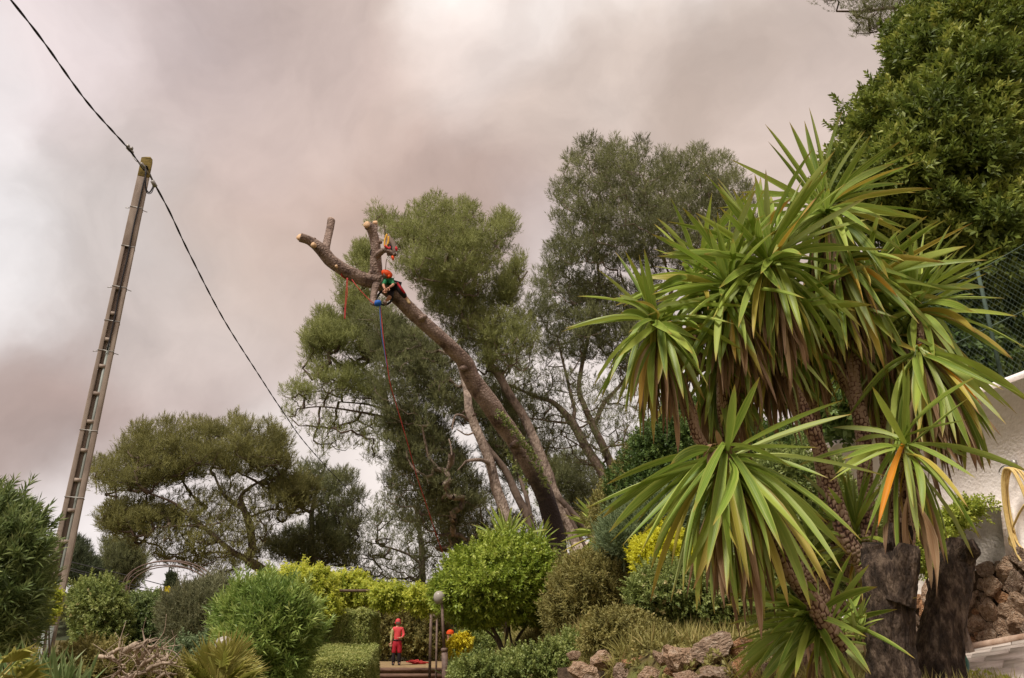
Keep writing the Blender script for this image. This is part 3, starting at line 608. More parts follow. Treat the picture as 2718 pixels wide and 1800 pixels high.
pine('pine with pale trunk and bare hooked dead branches beside the leaning trunk', 30,
     [[(*c4(1010, 1190), 0, 28), (*c4(960, 1000), 0, 28), (*c4(900, 830), 0, 27), (*c4(860, 660), 0, 26), (*c4(790, 480), 0, 25), (*c4(740, 370), 0, 24), (*c4(700, 250), 0, 22), (*c4(685, 130), .4, 20), (*c4(660, 30), .8, 16), (1215, 960, 1, 12), (1180, 900, 1.4, 9)],
      [(*c4(850, 655), -.1, 12), (*c4(800, 632), -.6, 10), (*c4(740, 630), -1, 9), (*c4(680, 640), -1.2, 7), (*c4(650, 670), -1.2, 4), (*c4(610, 710), -1.2, 2.5)], [(*c4(690, 330), 0, 7), (*c4(650, 295), -.4, 6), (*c4(600, 290), -.6, 5), (*c4(580, 340), -.6, 5), (*c4(570, 400), -.6, 4)],
      [(*c4(740, 420), 0, 5), (*c4(680, 440), -.3, 4), (*c4(610, 400), -.6, 3)], [(*c4(570, 600), .3, 5), (*c4(560, 520), .3, 4), (*c4(545, 470), .3, 3)]],
     [([(975, 1010), (1010, 900), (1090, 860), (1190, 900), (1235, 1010), (1240, 1100), (1180, 1160), (1100, 1180), (1060, 1120), (1010, 1120)], 2.2, 2, 120, .5, 90),
      ([(930, 800), (1000, 790), (1100, 870), (1200, 960), (1290, 1090), (1230, 1140), (1080, 1040), (960, 920)], 2.6, 2, 110, .5, 80), ([(1180, 1300), (1290, 1270), (1400, 1350), (1470, 1400), (1480, 1500), (1200, 1500)], 8, 2, 90, .5, 70),
      ([(1000, 1090), (1080, 1080), (1200, 1150), (1260, 1250), (1290, 1340), (1240, 1400), (1160, 1390), (1120, 1330), (1060, 1260), (1020, 1180)], 3, 2.2, 170, .5, 110),
      ([(1040, 1200), (1120, 1260), (1200, 1380), (1310, 1390), (1360, 1440), (1260, 1470), (1160, 1470), (1080, 1400), (1020, 1330), (1010, 1230)], 6, 2, 90, .48, 60)],
     'needle_dark', 'bark', 6, PG, from_t=.66)
pine('slimmer leaning pine trunk between the pale trunk and the dark ivy trunk', 32,
     [[(*c4(1190, 1240), 0, 21), (*c4(1150, 1080), 0, 21), (*c4(1060, 900), 0, 20), (*c4(980, 720), 0, 18), (*c4(900, 610), 0, 15), (*c4(850, 540), .3, 11), (1270, 1140, .8, 7)], [(*c4(1180, 1140), .6, 12), (*c4(1130, 900), .8, 12), (*c4(1080, 760), 1.2, 10), (*c4(1040, 600), 1.6, 7)]],
     [([(1230, 1060), (1290, 1010), (1360, 1060), (1400, 1180), (1430, 1270), (1400, 1330), (1330, 1280), (1270, 1200)], 2.6, 1.6, 90, .45, 80)],
     'needle_dark', 'bark_dark', 7, PG, from_t=.8)
# right pine
pine('tallest dark pine with two slanting trunks left of the yuccas', 37,
     [[(*c4(1775, 860), 0, 27), (*c4(1680, 680), 0, 26), (*c4(1580, 530), 0, 24), (*c4(1480, 350), 0, 21), (*c4(1340, 200), 0, 14), (*c4(1200, 150), 0, 10), (*c4(1000, 60), 0, 6)],
      [(*c4(1815, 820), .6, 24), (*c4(1760, 640), .6, 23), (*c4(1700, 500), .6, 21), (*c4(1640, 380), .6, 19), (*c4(1570, 220), .6, 15), (*c4(1530, 60), .6, 12), (1560, 900, .6, 10), (1590, 760, .6, 8), (1570, 600, .6, 5)],
      [(*c4(1480, 340), 0, 12), (*c4(1495, 250), 0, 10), (*c4(1460, 100), 0, 8), (1480, 900, 0, 6)], [(*c4(1645, 370), .6, 14), (*c4(1720, 200), .5, 12), (*c4(1830, 80), .4, 9), (1690, 960, .2, 7), (1740, 860, 0, 5)],
      [(*c4(1480, 350), 0, 8), (*c4(1380, 345), -.4, 6), (*c4(1200, 320), -1, 4), (*c4(1010, 305), -1.4, 3)], [(1690, 960, .2, 8), (1790, 760, 0, 7), (1850, 640, 0, 6), (1870, 540, 0, 4)], [(1790, 760, 0, 6), (1740, 640, 0, 5), (1710, 540, 0, 3)]],
     [([(1441, 660), (1470, 600), (1460, 540), (1480, 490), (1500, 430), (1540, 390), (1570, 362), (1600, 380), (1640, 362), (1670, 400), (1700, 372), (1720, 420), (1760, 400), (1800, 395), (1870, 395), (1925, 405), (1960, 450), (1990, 490), (2015, 540), (2010, 640), (2000, 760), (1950, 800), (1850, 760), (1700, 720), (1600, 740), (1500, 740), (1445, 710)], 0, 3.6, 330, .6, 120),
      ([(1395, 760), (1440, 700), (1600, 740), (1750, 740), (1800, 900), (1750, 1000), (1650, 1010), (1600, 960), (1450, 970), (1400, 900)], .8, 3, 200, .55, 96),
      ([(1400, 960), (1650, 1000), (1720, 1040), (1720, 1180), (1640, 1230), (1540, 1250), (1440, 1200), (1380, 1100)], 0, 2.6, 140, .36, 26)],
     'needle_dark', 'bark', 8, PG, from_t=.35)
pine('squat dark pine low behind the base of the leaning trunks', 46,
     [[(1530, 1440, 0, 12), (1525, 1360, 0, 9), (1530, 1300, 0, 6)]],
     [([(1440, 1230), (1500, 1205), (1560, 1210), (1610, 1270), (1630, 1340), (1590, 1430), (1490, 1440), (1430, 1350)], 0, 2.2, 110, .6, 80)],
     'needle_dark', 'bark_dark', 9, PG, from_t=.3)
pine('pine branch tips hanging into the upper right corner behind the laurel', 15,
     [[(2700, 1300, 0, 60), (2680, 800, 0, 50), (2640, 300, 0, 40), (2560, -60, 0, 26), (2500, -160, 0, 12)], [(2600, 60, 0, 16), (2480, 30, 0, 12), (2380, 20, 0, 9), (2300, 30, 0, 6), (2220, 30, 0, 4)], [(2570, -30, 0, 14), (2420, -60, 0, 8), (2250, -60, 0, 4)]],
     [([(2155, 0), (2185, 30), (2230, 50), (2215, 70), (2260, 92), (2330, 95), (2400, 98), (2460, 60), (2480, -60), (2300, -100), (2180, -60)], 0, .8, 120, .2, 34)],
     'needle_dark', 'bark_dark', 10, PG, from_t=.6)
for lab, pts_ in (('dark leaning timber trunk right of the pine bases, the thicker one', [(1478, 1316, 31, 15), (1520, 1362, 31, 16), (1562, 1412, 31, 17), (1600, 1470, 31, 18)]), ('thin dark leaning trunk just below the thicker dark one', [(1500, 1350, 30.4, 8), (1525, 1395, 30.4, 9), (1548, 1440, 30.4, 9), (1565, 1480, 30.4, 10)])):
    p_, r_ = path_px(pts_, 6); mb = MB(); mb.tube(p_, r_, 10, disp=barkdisp(91)); o = mb.build('leaning_trunk', M['bark_dark']); tag(o, lab, 'trunk')
# left far trees
pine('small rounded dark pine standing beyond the metal arch', 60,
     [[(310, 1640, 0, 12), (308, 1560, 0, 9), (305, 1500, 0, 5)]], [([(262, 1560), (270, 1480), (280, 1440), (330, 1430), (365, 1460), (382, 1490), (370, 1540), (350, 1570), (330, 1580), (285, 1575)], 0, 2, 90, .7, 90), ([(285, 1560), (340, 1560), (335, 1640), (290, 1640)], 0, 1, 30, .7, 60)],
     'needle_dark', 'bark_dark', 11, from_t=.2)
pine('dark rounded tree crown just right of the concrete pole', 55,
     [[(215, 1640, 0, 12), (215, 1540, 0, 8), (205, 1480, 0, 5)]], [([(175, 1450), (200, 1440), (228, 1460), (226, 1480), (250, 1510), (256, 1545), (240, 1560), (180, 1560)], 0, 2, 80, .7, 100)], 'cypress', 'bark_dark', 12, from_t=.2)
# cypress
def cypress(label, px, top, bot, w, Y, seed):
    g = np.random.default_rng(seed); b = at(px, bot, Y); gz = ground(b[0], b[1]); T = thing('cypress_tree', label, 'tree', tuple(gz))
    mb = MB(); mb.tube([gz - [0, 0, .2], at(px, (top + bot) / 2, Y), at(px, top + 8, Y)], [.25, .15, .03], 6); mb.build('trunk', M['bark_dark'], T)
    C, r = clumps([(px, top), (px + w * .3, top + (bot - top) * .4), (px + w / 2, bot), (px - w / 2, bot), (px - w * .32, top + (bot - top) * .4)], Y, 1.1, 120, .3, g)
    leaf_object('crown', [dress(C, r, 60, 5, .22, .07, .3, up=.85, ang=(10, 35), g=g)], M['cypress'], T)
cypress('narrow pointed cypress on the skyline above the yellow broom', 455, 1512, 1620, 34, 70, 5)

# ================================================================== THE TOPPED, LEANING PINE
FT = thing('felled_pine', 'leaning pine trunk stripped of its crown and topped to bare stubs', 'tree', tuple(ground(*at(1487, 1500, 27)[:2])))
gz = ground(*at(1487, 1500, 27)[:2])
tr = [(1487, 1500, 27, 47), (1474, 1420, 26.8, 47), (1448, 1320, 26.3, 47), (1402, 1230, 25.8, 47), (1362, 1160, 25.4, 49), (1325, 1110, 25.1, 50), (1283, 1050, 24.7, 49), (1250, 1000, 24.4, 46), (1232, 960, 24.1, 42), (1200, 927, 23.8, 40), (1159, 887, 23.4, 38), (1102, 836, 23, 37), (1060, 794, 22.6, 38), (1028, 766, 22.3, 40), (1003, 744, 22, 38)]
p_, r_ = path_px(tr, 8); p_ = np.vstack([[p_[0][0] + .2, p_[0][1], gz[2] - .3], p_]); r_ = np.concatenate([[r_[0] * 1.15], r_])
mb = MB(); mb.tube(p_, r_, 22, disp=barkdisp(77, .075))
def knot(px, py, Y, rpx, dx=0, dy=0, L=1.0):
    a = at(px, py, Y); q = at(px + dx, py + dy, Y - .25 * L); rr = rpx * Y / F; mb.tube([a, a + (q - a) * .5, q], [rr * 1.5, rr * 1.1, rr * .9], 9, disp=barkdisp(int(px), .1))
knot(1118, 848, 22.95, 7, 12, -8); knot(1075, 1045, 24.4, 0.1); knot(1345, 1145, 25.3, 8, -12, -14); knot(1362, 1180, 25.3, 8, 10, -4); knot(1020, 735, 22, 9, 6, -8); knot(1262, 1100, 24.9, 3, -6, 4); knot(1238, 975, 24.1, 8, -14, 4)
# (1) left limb, fork, up stub, (2) upright stem and its side branch
mb.tube(*path_px([(1006, 748, 22.05, 40), (968, 742, 21.9, 36), (922, 722, 21.7, 34), (879, 694, 21.5, 33), (861, 672, 21.4, 34), (845, 655, 21.3, 30), (822, 639, 21.2, 24), (797, 630, 21.1, 25)], 7), sides=16, disp=barkdisp(5))
mb.tube(*path_px([(862, 676, 21.45, 30), (864, 660, 21.5, 24), (869, 640, 21.6, 20), (875, 612, 21.8, 20), (879, 584, 21.9, 20)], 7), sides=14, disp=barkdisp(6))
mb.tube(*path_px([(1006, 760, 22.1, 42), (999, 730, 22, 33), (997, 694, 21.9, 30), (998, 664, 21.8, 27), (993, 630, 21.7, 25), (984, 606, 21.6, 25), (976, 598, 21.5, 24)], 7), sides=16, disp=barkdisp(8))
mb.tube(*path_px([(992, 628, 21.75, 16), (995, 608, 21.8, 15), (996, 592, 21.8, 13)], 5), sides=12, disp=barkdisp(9))
mb.tube(*path_px([(998, 682, 21.8, 18), (1010, 670, 21.6, 17), (1022, 664, 21.5, 15), (1038, 668, 21.4, 14), (1049, 677, 21.35, 10)], 6), sides=12, disp=barkdisp(10))
mb.tube(*path_px([(1000, 755, 21.9, 22), (993, 778, 21.8, 17), (990, 800, 21.7, 17), (996, 808, 21.6, 12)], 6), sides=12, disp=barkdisp(12))
knot(1004, 640, 21.75, 6, 7, 4, .3); knot(893, 707, 21.4, 3, 1, 1, .3); knot(832, 640, 21.2, 4, 4, -8, .3); knot(986, 725, 21.9, 7, -5, 2, .3)
m, nt, b = newmat('pine_trunk_bark'); N = nt.nodes; L = nt.links
tc = N.new('ShaderNodeTexCoord'); nz = N.new('ShaderNodeTexNoise'); nz.inputs['Scale'].default_value = 2.2; nz.inputs['Detail'].default_value = 9; nz.inputs['Roughness'].default_value = .7; L.new(tc.outputs['Object'], nz.inputs[0])
cc = ramp(nt, nz.outputs[0], [(.36, lin((84, 64, 54))), (.47, lin((138, 116, 102))), (.64, lin((166, 144, 130)))])
vo = N.new('ShaderNodeTexVoronoi'); vo.inputs['Scale'].default_value = 11; vo.feature = 'DISTANCE_TO_EDGE'; L.new(tc.outputs['Object'], vo.inputs[0])
vr = N.new('ShaderNodeMapRange'); vr.inputs['From Max'].default_value = .12; vr.inputs['To Min'].default_value = .62; L.new(vo.outputs[0], vr.inputs[0])
ml = N.new('ShaderNodeVectorMath'); ml.operation = 'SCALE'; L.new(cc, ml.inputs[0]); L.new(vr.outputs[0], ml.inputs['Scale'])
# the lower trunk is thick black bark, the upper trunk has shed it
at_ = N.new('ShaderNodeSeparateXYZ'); L.new(tc.outputs['Object'], at_.inputs[0]); ad = N.new('ShaderNodeMath'); ad.operation = 'MULTIPLY_ADD'; ad.inputs[1].default_value = 2.2; L.new(nz.outputs[0], ad.inputs[0]); L.new(at_.outputs['Z'], ad.inputs[2])
zlow = at(1474, 1420, 26.8)[2] - gz[2]; zhi = at(1345, 1140, 25.3)[2] - gz[2]
mr = N.new('ShaderNodeMapRange'); mr.inputs['From Min'].default_value = zlow + 2.2; mr.inputs['From Max'].default_value = zhi + .4; L.new(ad.outputs[0], mr.inputs[0])
mx = N.new('ShaderNodeMix'); mx.data_type = 'RGBA'; mx.inputs[6].default_value = (*lin((52, 40, 38)), 1); L.new(mr.outputs[0], mx.inputs[0]); L.new(ml.outputs[0], mx.inputs[7]); L.new(mx.outputs[2], b.inputs['Base Color'])
b.inputs['Roughness'].default_value = .9; bp = N.new('ShaderNodeBump'); bp.inputs['Strength'].default_value = 1; bp.inputs['Distance'].default_value = .04; L.new(vo.outputs[0], bp.inputs['Height']); L.new(bp.outputs[0], b.inputs['Normal'])
mb.v = [v - gz for v in mb.v]; mb.v  # object space starts at the trunk's base
o = mb.build('trunk', m, None); o.parent = FT; o.location = (0, 0, 0)
def cut(px, py, Y, rx, n, name='cut_end', mm='cutwood', h=.03):
    c = at(px, py, Y); n = unit(np.array(n, float)); u = unit(np.cross(n, [0.3, .2, 1])); v = np.cross(n, u); a = np.linspace(0, 2 * math.pi, 20, endpoint=False); rr = rx * Y / F
    ring = [c + (u * math.cos(t) + v * math.sin(t)) * rr * (1 + .06 * math.sin(3 * t)) for t in a]; mbb = MB()
    mbb.add([*(p - n * .05 for p in ring), *(p + n * h for p in ring), c + n * h], [(k, (k + 1) % 20, 20 + (k + 1) % 20, 20 + k) for k in range(20)] + [(20 + k, 20 + (k + 1) % 20, 40) for k in range(20)])
    return mbb.build(name, M[mm], FT, False)
cut(796, 630, 21.08, 10, at(784, 626, 20.85) - at(797, 630, 21.1) + np.array([0, 0, .12])); cut(974, 597, 21.45, 10.2, at(966, 588, 21.2) - at(976, 598, 21.5) + np.array([-.05, -.25, 0])); cut(996, 591, 21.75, 7, (.05, -.8, .5)); cut(879, 583, 21.9, 9.5, (0, .1, 1), h=.02)
cut(833, 651, 21.03, 7, (-.2, -.9, -.1), h=.06); cut(893, 707, 21.22, 4, (-.1, -1, 0)); cut(1030, 765, 21.95, 0.5, (0, -1, 0))
cut(1008, 598, 21.7, .5, (0, -1, .2))
# ivy climbing the trunk's right edge
iv = []; g = np.random.default_rng(9); path = [(1322, 1096), (1340, 1118), (1362, 1140), (1385, 1170), (1402, 1196), (1420, 1225), (1436, 1262), (1450, 1290)]; pp = smooth_path(path, 10)
Yp = np.interp(pp[:, 1], [1096, 1290], [24.8, 26.0]); Pv = np.array([at(x + a, y + b, Y_ - .25) for (x, y), Y_ in zip(pp, Yp) for a, b in g.normal(0, 4.5, (5, 2))])
pp2 = smooth_path([(1352, 1200), (1362, 1240), (1380, 1262), (1402, 1300)], 10); Pv2 = np.array([at(x + a, y + b, 25.3) for x, y in pp2 for a, b in g.normal(0, 3, (3, 2))])
Pv3 = np.array([at(x + a, y + b, 26.4) for x, y in smooth_path([(1492, 1440), (1500, 1470), (1508, 1500), (1470, 1520)], 10) for a, b in g.normal(0, 6, (3, 2))])
Pv = np.vstack([Pv, Pv2, Pv3]); D = unit(g.normal(size=Pv.shape) + [0.3, -.8, .3]); o = leaf_object('climbing_ivy', [shoots(Pv[::2], D[::2], 5, .075, .055, .1, g=g)], M['shrub']); tag(o, 'pale green ivy creeping up the edge of the leaning trunk', 'ivy', kind='stuff')

# ================================================================== CONCRETE POLE
PX = [(148, 1770), (163, 1640), (182, 1400), (207, 1200), (241, 1000), (310, 700), (366, 490), (393, 408)]; Yp = 14.0
pb = at(108, 1720, Yp); pt = at(394, 408, Yp); pb[2] = -.1; pt = np.array([pt[0], Yp, pt[2]]); 
PO = thing('utility_pole', 'weathered concrete utility pole with ladder like recesses leaning right', 'utility pole', (pb[0], pb[1], 0)); Hp = np.linalg.norm(pt - pb); ax = unit(pt - pb)
yaw = R(24); uu = np.array([math.cos(yaw), math.sin(yaw), 0]); uu = unit(uu - ax * (uu @ ax)); vv = np.cross(ax, uu)   # uu across the recessed face, vv into the pole
def pw(t): return .33 - .12 * t, .25 - .08 * t      # face width, depth of the pole
def prism(a0, a1, d0, d1, t0, t1, m, name, seg=1, bev=True):
    """piece between fractions a0..a1 of the face width and d0..d1 of the depth, from t0 to t1 of the height"""
    mbb = MB(); v = []
    for t in np.linspace(t0, t1, seg + 1):
        W, Dp = pw(t); c = pb + ax * Hp * t
        for a, d in ((a0, d0), (a1, d0), (a1, d1), (a0, d1)): v.append(c + uu * (a - .5) * W + vv * (d - .5) * Dp)
    f = [(0, 3, 2, 1), tuple(4 * seg + k for k in range(4))]
    for s_ in range(seg):
        for k in range(4): f.append((4 * s_ + k, 4 * s_ + (k + 1) % 4, 4 * s_ + 4 + (k + 1) % 4, 4 * s_ + 4 + k))
    mbb.add(v, f); o = mbb.build(name, m, PO, False)
    if bev: bm_ = o.modifiers.new('bevel', 'BEVEL'); bm_.width = .008; bm_.segments = 2
    return o
TT = .80
for side, (a0, a1) in (('l', (0, .27)), ('r', (.70, 1))): prism(a0, a1, 0, 1, 0, TT, M['concrete'], 'flange', 6)
prism(.27, .70, .42, .60, 0, TT, M['concrete'], 'web', 4, False)
prism(0, 1, 0, 1, TT + .0005, .945, M['concrete'], 'shaft_top', 3); prism(0, 1, 0.01, .99, .9455, .985, M['concrete_moss'], 'mossy_head', 2)
W, Dp = pw(.99); mbb = MB(); c = pb + ax * Hp * .985; q = [c + uu * a * W + vv * b * Dp for a, b in ((-.5, -.48), (.5, -.48), (.5, .48), (-.5, .48))]; mbb.add(q + [c + ax * .09 - uu * .04 + vv * 0.02, c + ax * .10 + uu * .05], [(0, 1, 5, 4), (1, 2, 5), (2, 3, 4, 5), (3, 0, 4), (0, 3, 2, 1)]); mbb.build('pole_cap', M['concrete_moss'], PO, False)
n_r = 15
for k in range(n_r):
    t = (.38 + k * .53) / Hp * (1 if k < 12 else 1)
    if t > TT - .03: break
    prism(.275, .695, .03, .45, t, t + .006, M['concrete'], 'rung', 1, False)
for t in (.2, .35, .46, .60, .655, .72, .80, .88):
    W, Dp = pw(t); c = pb + ax * Hp * t; e = .515; q = [c + uu * a * W * e * 2 + vv * b * Dp * e * 2 for a, b in ((-.5, -.5), (.5, -.5), (.5, .5), (-.5, .5), (-.5, -.5))]; mbb = MB()
    mbb.tube(q, .007, 6); mbb.build('steel_band', M['steel'], PO)
    if t in (.60, .72, .88):
        for s in (-1, 1): mbb = MB(); mbb.tube([c + uu * s * W * .5, c + uu * s * (W * .5 + .09) - ax * .02], .008, 5); mbb.build('step_bolt', M['steel'], PO)
W, Dp = pw(.3); mbb = MB(); mbb.tube([pb + ax * Hp * t + uu * .12 * pw(t)[0] - vv * (.5 * pw(t)[1] * .62) for t in (.02, .15, .3, .45, .62)], .026, 10); mbb.build('conduit', M['conduit'], PO)
mbb = MB(); mbb.tube(smooth_path([pb + ax * Hp * t + uu * (.10 + w_) * pw(t)[0] - vv * (.5 * pw(t)[1] + .012) for t, w_ in ((.60, 0), (.66, .02), (.72, -.03), (.78, .03), (.84, .0), (.88, .04), (.925, .05), (.955, .1))], 6), .016, 6); mbb.build('down_cable', M['black'], PO)
mbb = MB(); mbb.box(pb + ax * .95 + uu * .04 - vv * .16, (.16, .03, 1.5), rot=np.array([uu, vv, ax]).T); mbb.build('cable_guard', M['conduit'], PO, False)
st = thing('old_timber_post', 'short brown timber post stub standing behind the concrete pole', 'post', tuple(ground(*at(140, 1700, 14.6)[:2]))); mbb = MB(); a = at(132, 1560, 14.6); mbb.tube([(a[0], a[1], -.1), a], [.13, .11], 12, disp=barkdisp(3, .04)); mbb.build('post_shaft', M['rust'], st)

# ================================================================== OVERHEAD CABLES
def twisted(name, label, pts, m, r, strands, pitch, cat='cable', parent=None, amp=1.0):
    q = smooth_path(pts, 40); ln = np.concatenate([[0], np.cumsum(np.linalg.norm(np.diff(q, axis=0), axis=1))]); mb = MB()
    for s in range(strands):
        ph = 2 * math.pi * s / strands; a = ln / pitch * 2 * math.pi + ph
        off = np.stack([np.cos(a) * .7, np.cos(a) * .2, np.sin(a)], 1) * r * amp; mb.tube(q + off, r, 6)
    o = mb.build(name, m, parent); 
    if parent is None: tag(o, label, cat)
    return o
twisted('overhead_cable', 'twisted black service cable running from the pole to the top left', [at(-60, -110, 8.2), at(25, -5, 9.0), at(112, 106, 9.8), at(232, 272, 11.4), at(340, 394, 13.1), at(383, 452, 13.8)], M['black'], .011, 2, .9)
twisted('overhead_cable', 'twisted black service cable descending from the pole behind the pines', [at(388, 440, 13.85), at(402, 473, 14.2), at(450, 562, 15.6), at(505, 678, 17.6), at(595, 850, 21.5), at(690, 1000, 26), at(748, 1088, 29.5), at(828, 1197, 35), at(985, 1365, 46)], M['black'], .013, 2, 1.6)
mb = MB(); mb.tube(smooth_path([at(386, 446, 13.8), at(386, 476, 13.75), at(388, 502, 13.8), at(396, 511, 13.8), at(404, 500, 13.8), at(408, 484, 13.9)], 8), .014, 6); mb.tube(smooth_path([at(388, 452, 13.8), at(385, 490, 13.7), at(390, 512, 13.75), at(402, 512, 13.8), at(410, 492, 13.9)], 8), .008, 6); o = mb.build('slack_loop', M['black']); tag(o, 'hanging loop of slack black cable beside the pole head', 'cable')
mb = MB(); 
for a, b_, rr in (((338, 391), (346, 400), .035), ((345, 397), (352, 405), .03), ((404, 480), (413, 496), .04), ((352, 408), (356, 416), .022), ((374, 433), (384, 446), .03)):
    mb.tube([at(*a, 13.4), at(*b_, 13.5)], rr, 8)
mb.box(at(340, 388, 13.4), (.05, .05, .05)); mb.box(at(349, 394, 13.4), (.05, .05, .05)); mb.tube(smooth_path([at(350, 412, 13.4), at(362, 428, 13.4), at(376, 436, 13.6), at(396, 462, 13.8), at(406, 482, 14)], 5), .006, 5)
o = mb.build('cable_clamp', M['steel']); tag(o, 'metal tension clamps and connectors on the cable at the pole head', 'clamp')
for k, ys in enumerate([(1512, 1586, 5), (1529, 1590, 3), (1534, 1594, 3)]):
    mb = MB(); mb.tube(smooth_path([at(180, ys[0] - 22, 48), at(300, ys[0] + 6 + k * 3, 45), at(400, ys[0] + 32 + k * 3, 45), at(540, ys[1] - 6, 48), at(620, ys[1] + 6, 50)], 8), .022, 5); o = mb.build('power_line', M['black']); tag(o, ['distant power line, uppermost of the three behind the metal arch', 'distant power line, middle of the three behind the metal arch', 'distant power line, lowest of the three behind the metal arch'][k], 'power line', 'distant power lines')

# ================================================================== SHRUBS, HEDGES, CLIMBERS
LF = {  # leaf kinds: leaves per shoot, length, width, shoot length, up, angles
    'laurel': (7, .085, .032, .09, .35, (25, 65)), 'oleander': (9, .15, .022, .18, .5, (20, 60)), 'vine': (9, .07, .034, .16, .25, (50, 85)),
    'small': (8, .04, .02, .07, .35, (30, 75)), 'tiny': (9, .025, .014, .06, .4, (30, 80)), 'round': (8, .075, .034, .1, .35, (30, 75)), 'ivy': (5, .06, .05, .07, .1, (40, 85)), 'wispy': (10, .07, .008, .16, .6, (15, 45)), 'olive': (8, .06, .016, .12, .4, (30, 70))}
def shrub(name, label, cat, Y, regions, m, kind, stems=None, seed=0, group=None, sc=1.0, flowers=None, part='foliage', base=None, gz=None, wood='twig', front=.62, ins=.85):
    """regions: [(outline px, dY, half thickness, clumps, clump radius, shoots)] ; stems: [[(px, py, dY, width)...]] ; flowers: (material, count, size, outline)"""
    g = np.random.default_rng(500 + seed); n, L_, W_, Sp, up, ang = LF[kind]
    c = np.mean(np.array(regions[0][0], float), 0); bx = base or (c[0], max(p[1] for p in regions[0][0])); p0 = at(bx[0], bx[1], Y)
    gr = ground(p0[0], p0[1]) if gz is None else np.array([p0[0], p0[1], gz]); T = thing(name, label, cat, tuple(gr), group); bt = []; Cs = []; Rs = []
    for (poly, dY, th, nc, r, per) in regions:
        C, r_ = clumps(poly, Y + dY, th, nc, r, g, front, inset=ins, rough=1.7, wl=r * 5.5); Cs.append(C); Rs.append(r_)
        bt.append(dress(C, r_, per, n, L_ * sc, W_ * sc, Sp * sc, up, .85, ang, g=g, shell=.3, low=.5, hue=.6, spr=.1))
    C = np.concatenate(Cs); r_ = np.concatenate(Rs); roots = []
    if stems:
        for st_ in stems:
            pts, rad = path_px([(a, b, Y + c_, d) for a, b, c_, d in st_], 6); mb = MB(); mb.tube(pts, rad, 8, disp=barkdisp(seed)); mb.build('stem', M[wood], T); roots += list(pts[len(pts) // 3:])
    else:
        for k in range(4):
            top = C[g.integers(len(C))]; b0 = gr + [g.uniform(-.2, .2), g.uniform(-.2, .2), -.1]; pts = smooth_path([b0, b0 * .5 + top * .5 + g.normal(0, .05, 3), top], 5); mb = MB(); mb.tube(pts, np.linspace(.03, .008, len(pts)), 5); mb.build('stem', M[wood], T); roots += list(pts[2:])
    sel = C[::2] if len(C) > 60 else C
    mb_ = []
    grow_branches(lambda mb: mb_.append(mb), roots, None, sel, r0=.004, sides=3, g=g, kmax=.03, sag=.02)
    allm = MB()
    for b_ in mb_: allm.v += b_.v; allm.a += b_.a; allm.f += [i + allm.n for i in b_.f]; allm.c += b_.c; allm.n += b_.n
    o = allm.build('twigs', M[wood], T); o['kind'] = 'stuff'
    leaf_object(part, bt, M[m], T)
    for (fm, cnt, size, poly, nm) in (flowers or []):
        if poly is None: I = g.integers(0, len(C), cnt); 
        else:
            q, rr = clumps(poly, Y, regions[0][2], cnt, .05, g, .95); C2 = q
        d = unit(g.normal(size=(cnt, 3)) + [0, -1.2, .6]); P = (C[I] + d * r_[I][:, None] * 1.08) if poly is None else C2 + [0, -.15, 0]
        leaf_object(nm, [shoots(P, d, 7, size, size * .6, size * .5, (40, 90), g=g)], M[fm], T)
    return T

LAU = [(1090 / 1.743 + 1500, 0)]
def c7(x, y): return 2100 + x / 1.743, y / 1.743
lp = mp(c7, [(640, -60), (560, 60), (500, 180), (450, 200), (540, 270), (480, 310), (370, 325), (430, 400), (400, 460), (390, 520), (320, 560), (330, 620), (245, 670), (240, 730), (200, 790), (230, 850), (150, 900), (260, 990), (400, 1040), (520, 1180), (640, 1290), (760, 1340), (860, 1420), (980, 1560), (1077, 1620), (1240, 1500), (1260, 400), (1240, -100), (900, -120)])
shrub('laurel_tree', 'huge glossy evergreen laurel filling the upper right corner above the wall', 'tree', 9.2,
      [(lp, 0, 1.5, 560, .23, 76), (lp, 1.3, .7, 150, .34, 70)], 'laurel', 'laurel', [[(2560, 1300, 1.2, 70), (2570, 1000, 1.2, 60), (2540, 700, 1, 46), (2500, 400, .8, 30), (2520, 100, .6, 18)], [(2570, 1000, 1.2, 40), (2640, 600, 1, 30), (2660, 200, .6, 18)], [(2545, 760, 1, 26), (2400, 640, .8, 18), (2320, 520, .6, 10)]], 1, wood='bark_dark', front=.8, ins=.2, sc=1.15)
shrub('ivy_screen', 'dark leafy creeper growing behind the chain link fence', 'creeper', 8.9,
      [([(2180, 1190), (2200, 900), (2330, 760), (2480, 760), (2600, 750), (2800, 720), (2830, 960), (2718, 1010), (2450, 1110)], 0, .5, 230, .2, 70)], 'ivy', 'ivy', seed=2, sc=1.3, base=(2500, 1200), gz=1.2)
# climber mass between the trunks and the yuccas
shrub('leafy_backdrop', 'loose green leafy shrub growing between the yucca stems and the white wall', 'shrub', 6.6,
      [([(1960, 1260), (2060, 1230), (2190, 1230), (2250, 1290), (2310, 1330), (2330, 1450), (2290, 1560), (2200, 1640), (2020, 1660), (1960, 1500)], 0, .35, 230, .13, 60)], 'shrub', 'olive', seed=25, sc=.9, gz=1.2, flowers=[('paleyellow', 40, .02, None, 'flowers')])
shrub('ivy_mound', 'tall dark green creeper covered mound behind the left yucca heads', 'creeper', 15,
      [([(1590, 1300), (1640, 1250), (1690, 1190), (1700, 1130), (1740, 1080), (1800, 1060), (1880, 1050), (1960, 1100), (2150, 1150), (2250, 1160), (2300, 1420), (2000, 1440), (1850, 1430), (1700, 1440), (1600, 1400)], 0, 1.1, 340, .28, 90)], 'ivy', 'small', seed=3, sc=1.5, gz=1.6, flowers=[('purple', 14, .07, [(1838, 1168), (1858, 1165), (1860, 1182), (1840, 1186)], 'flowers')])
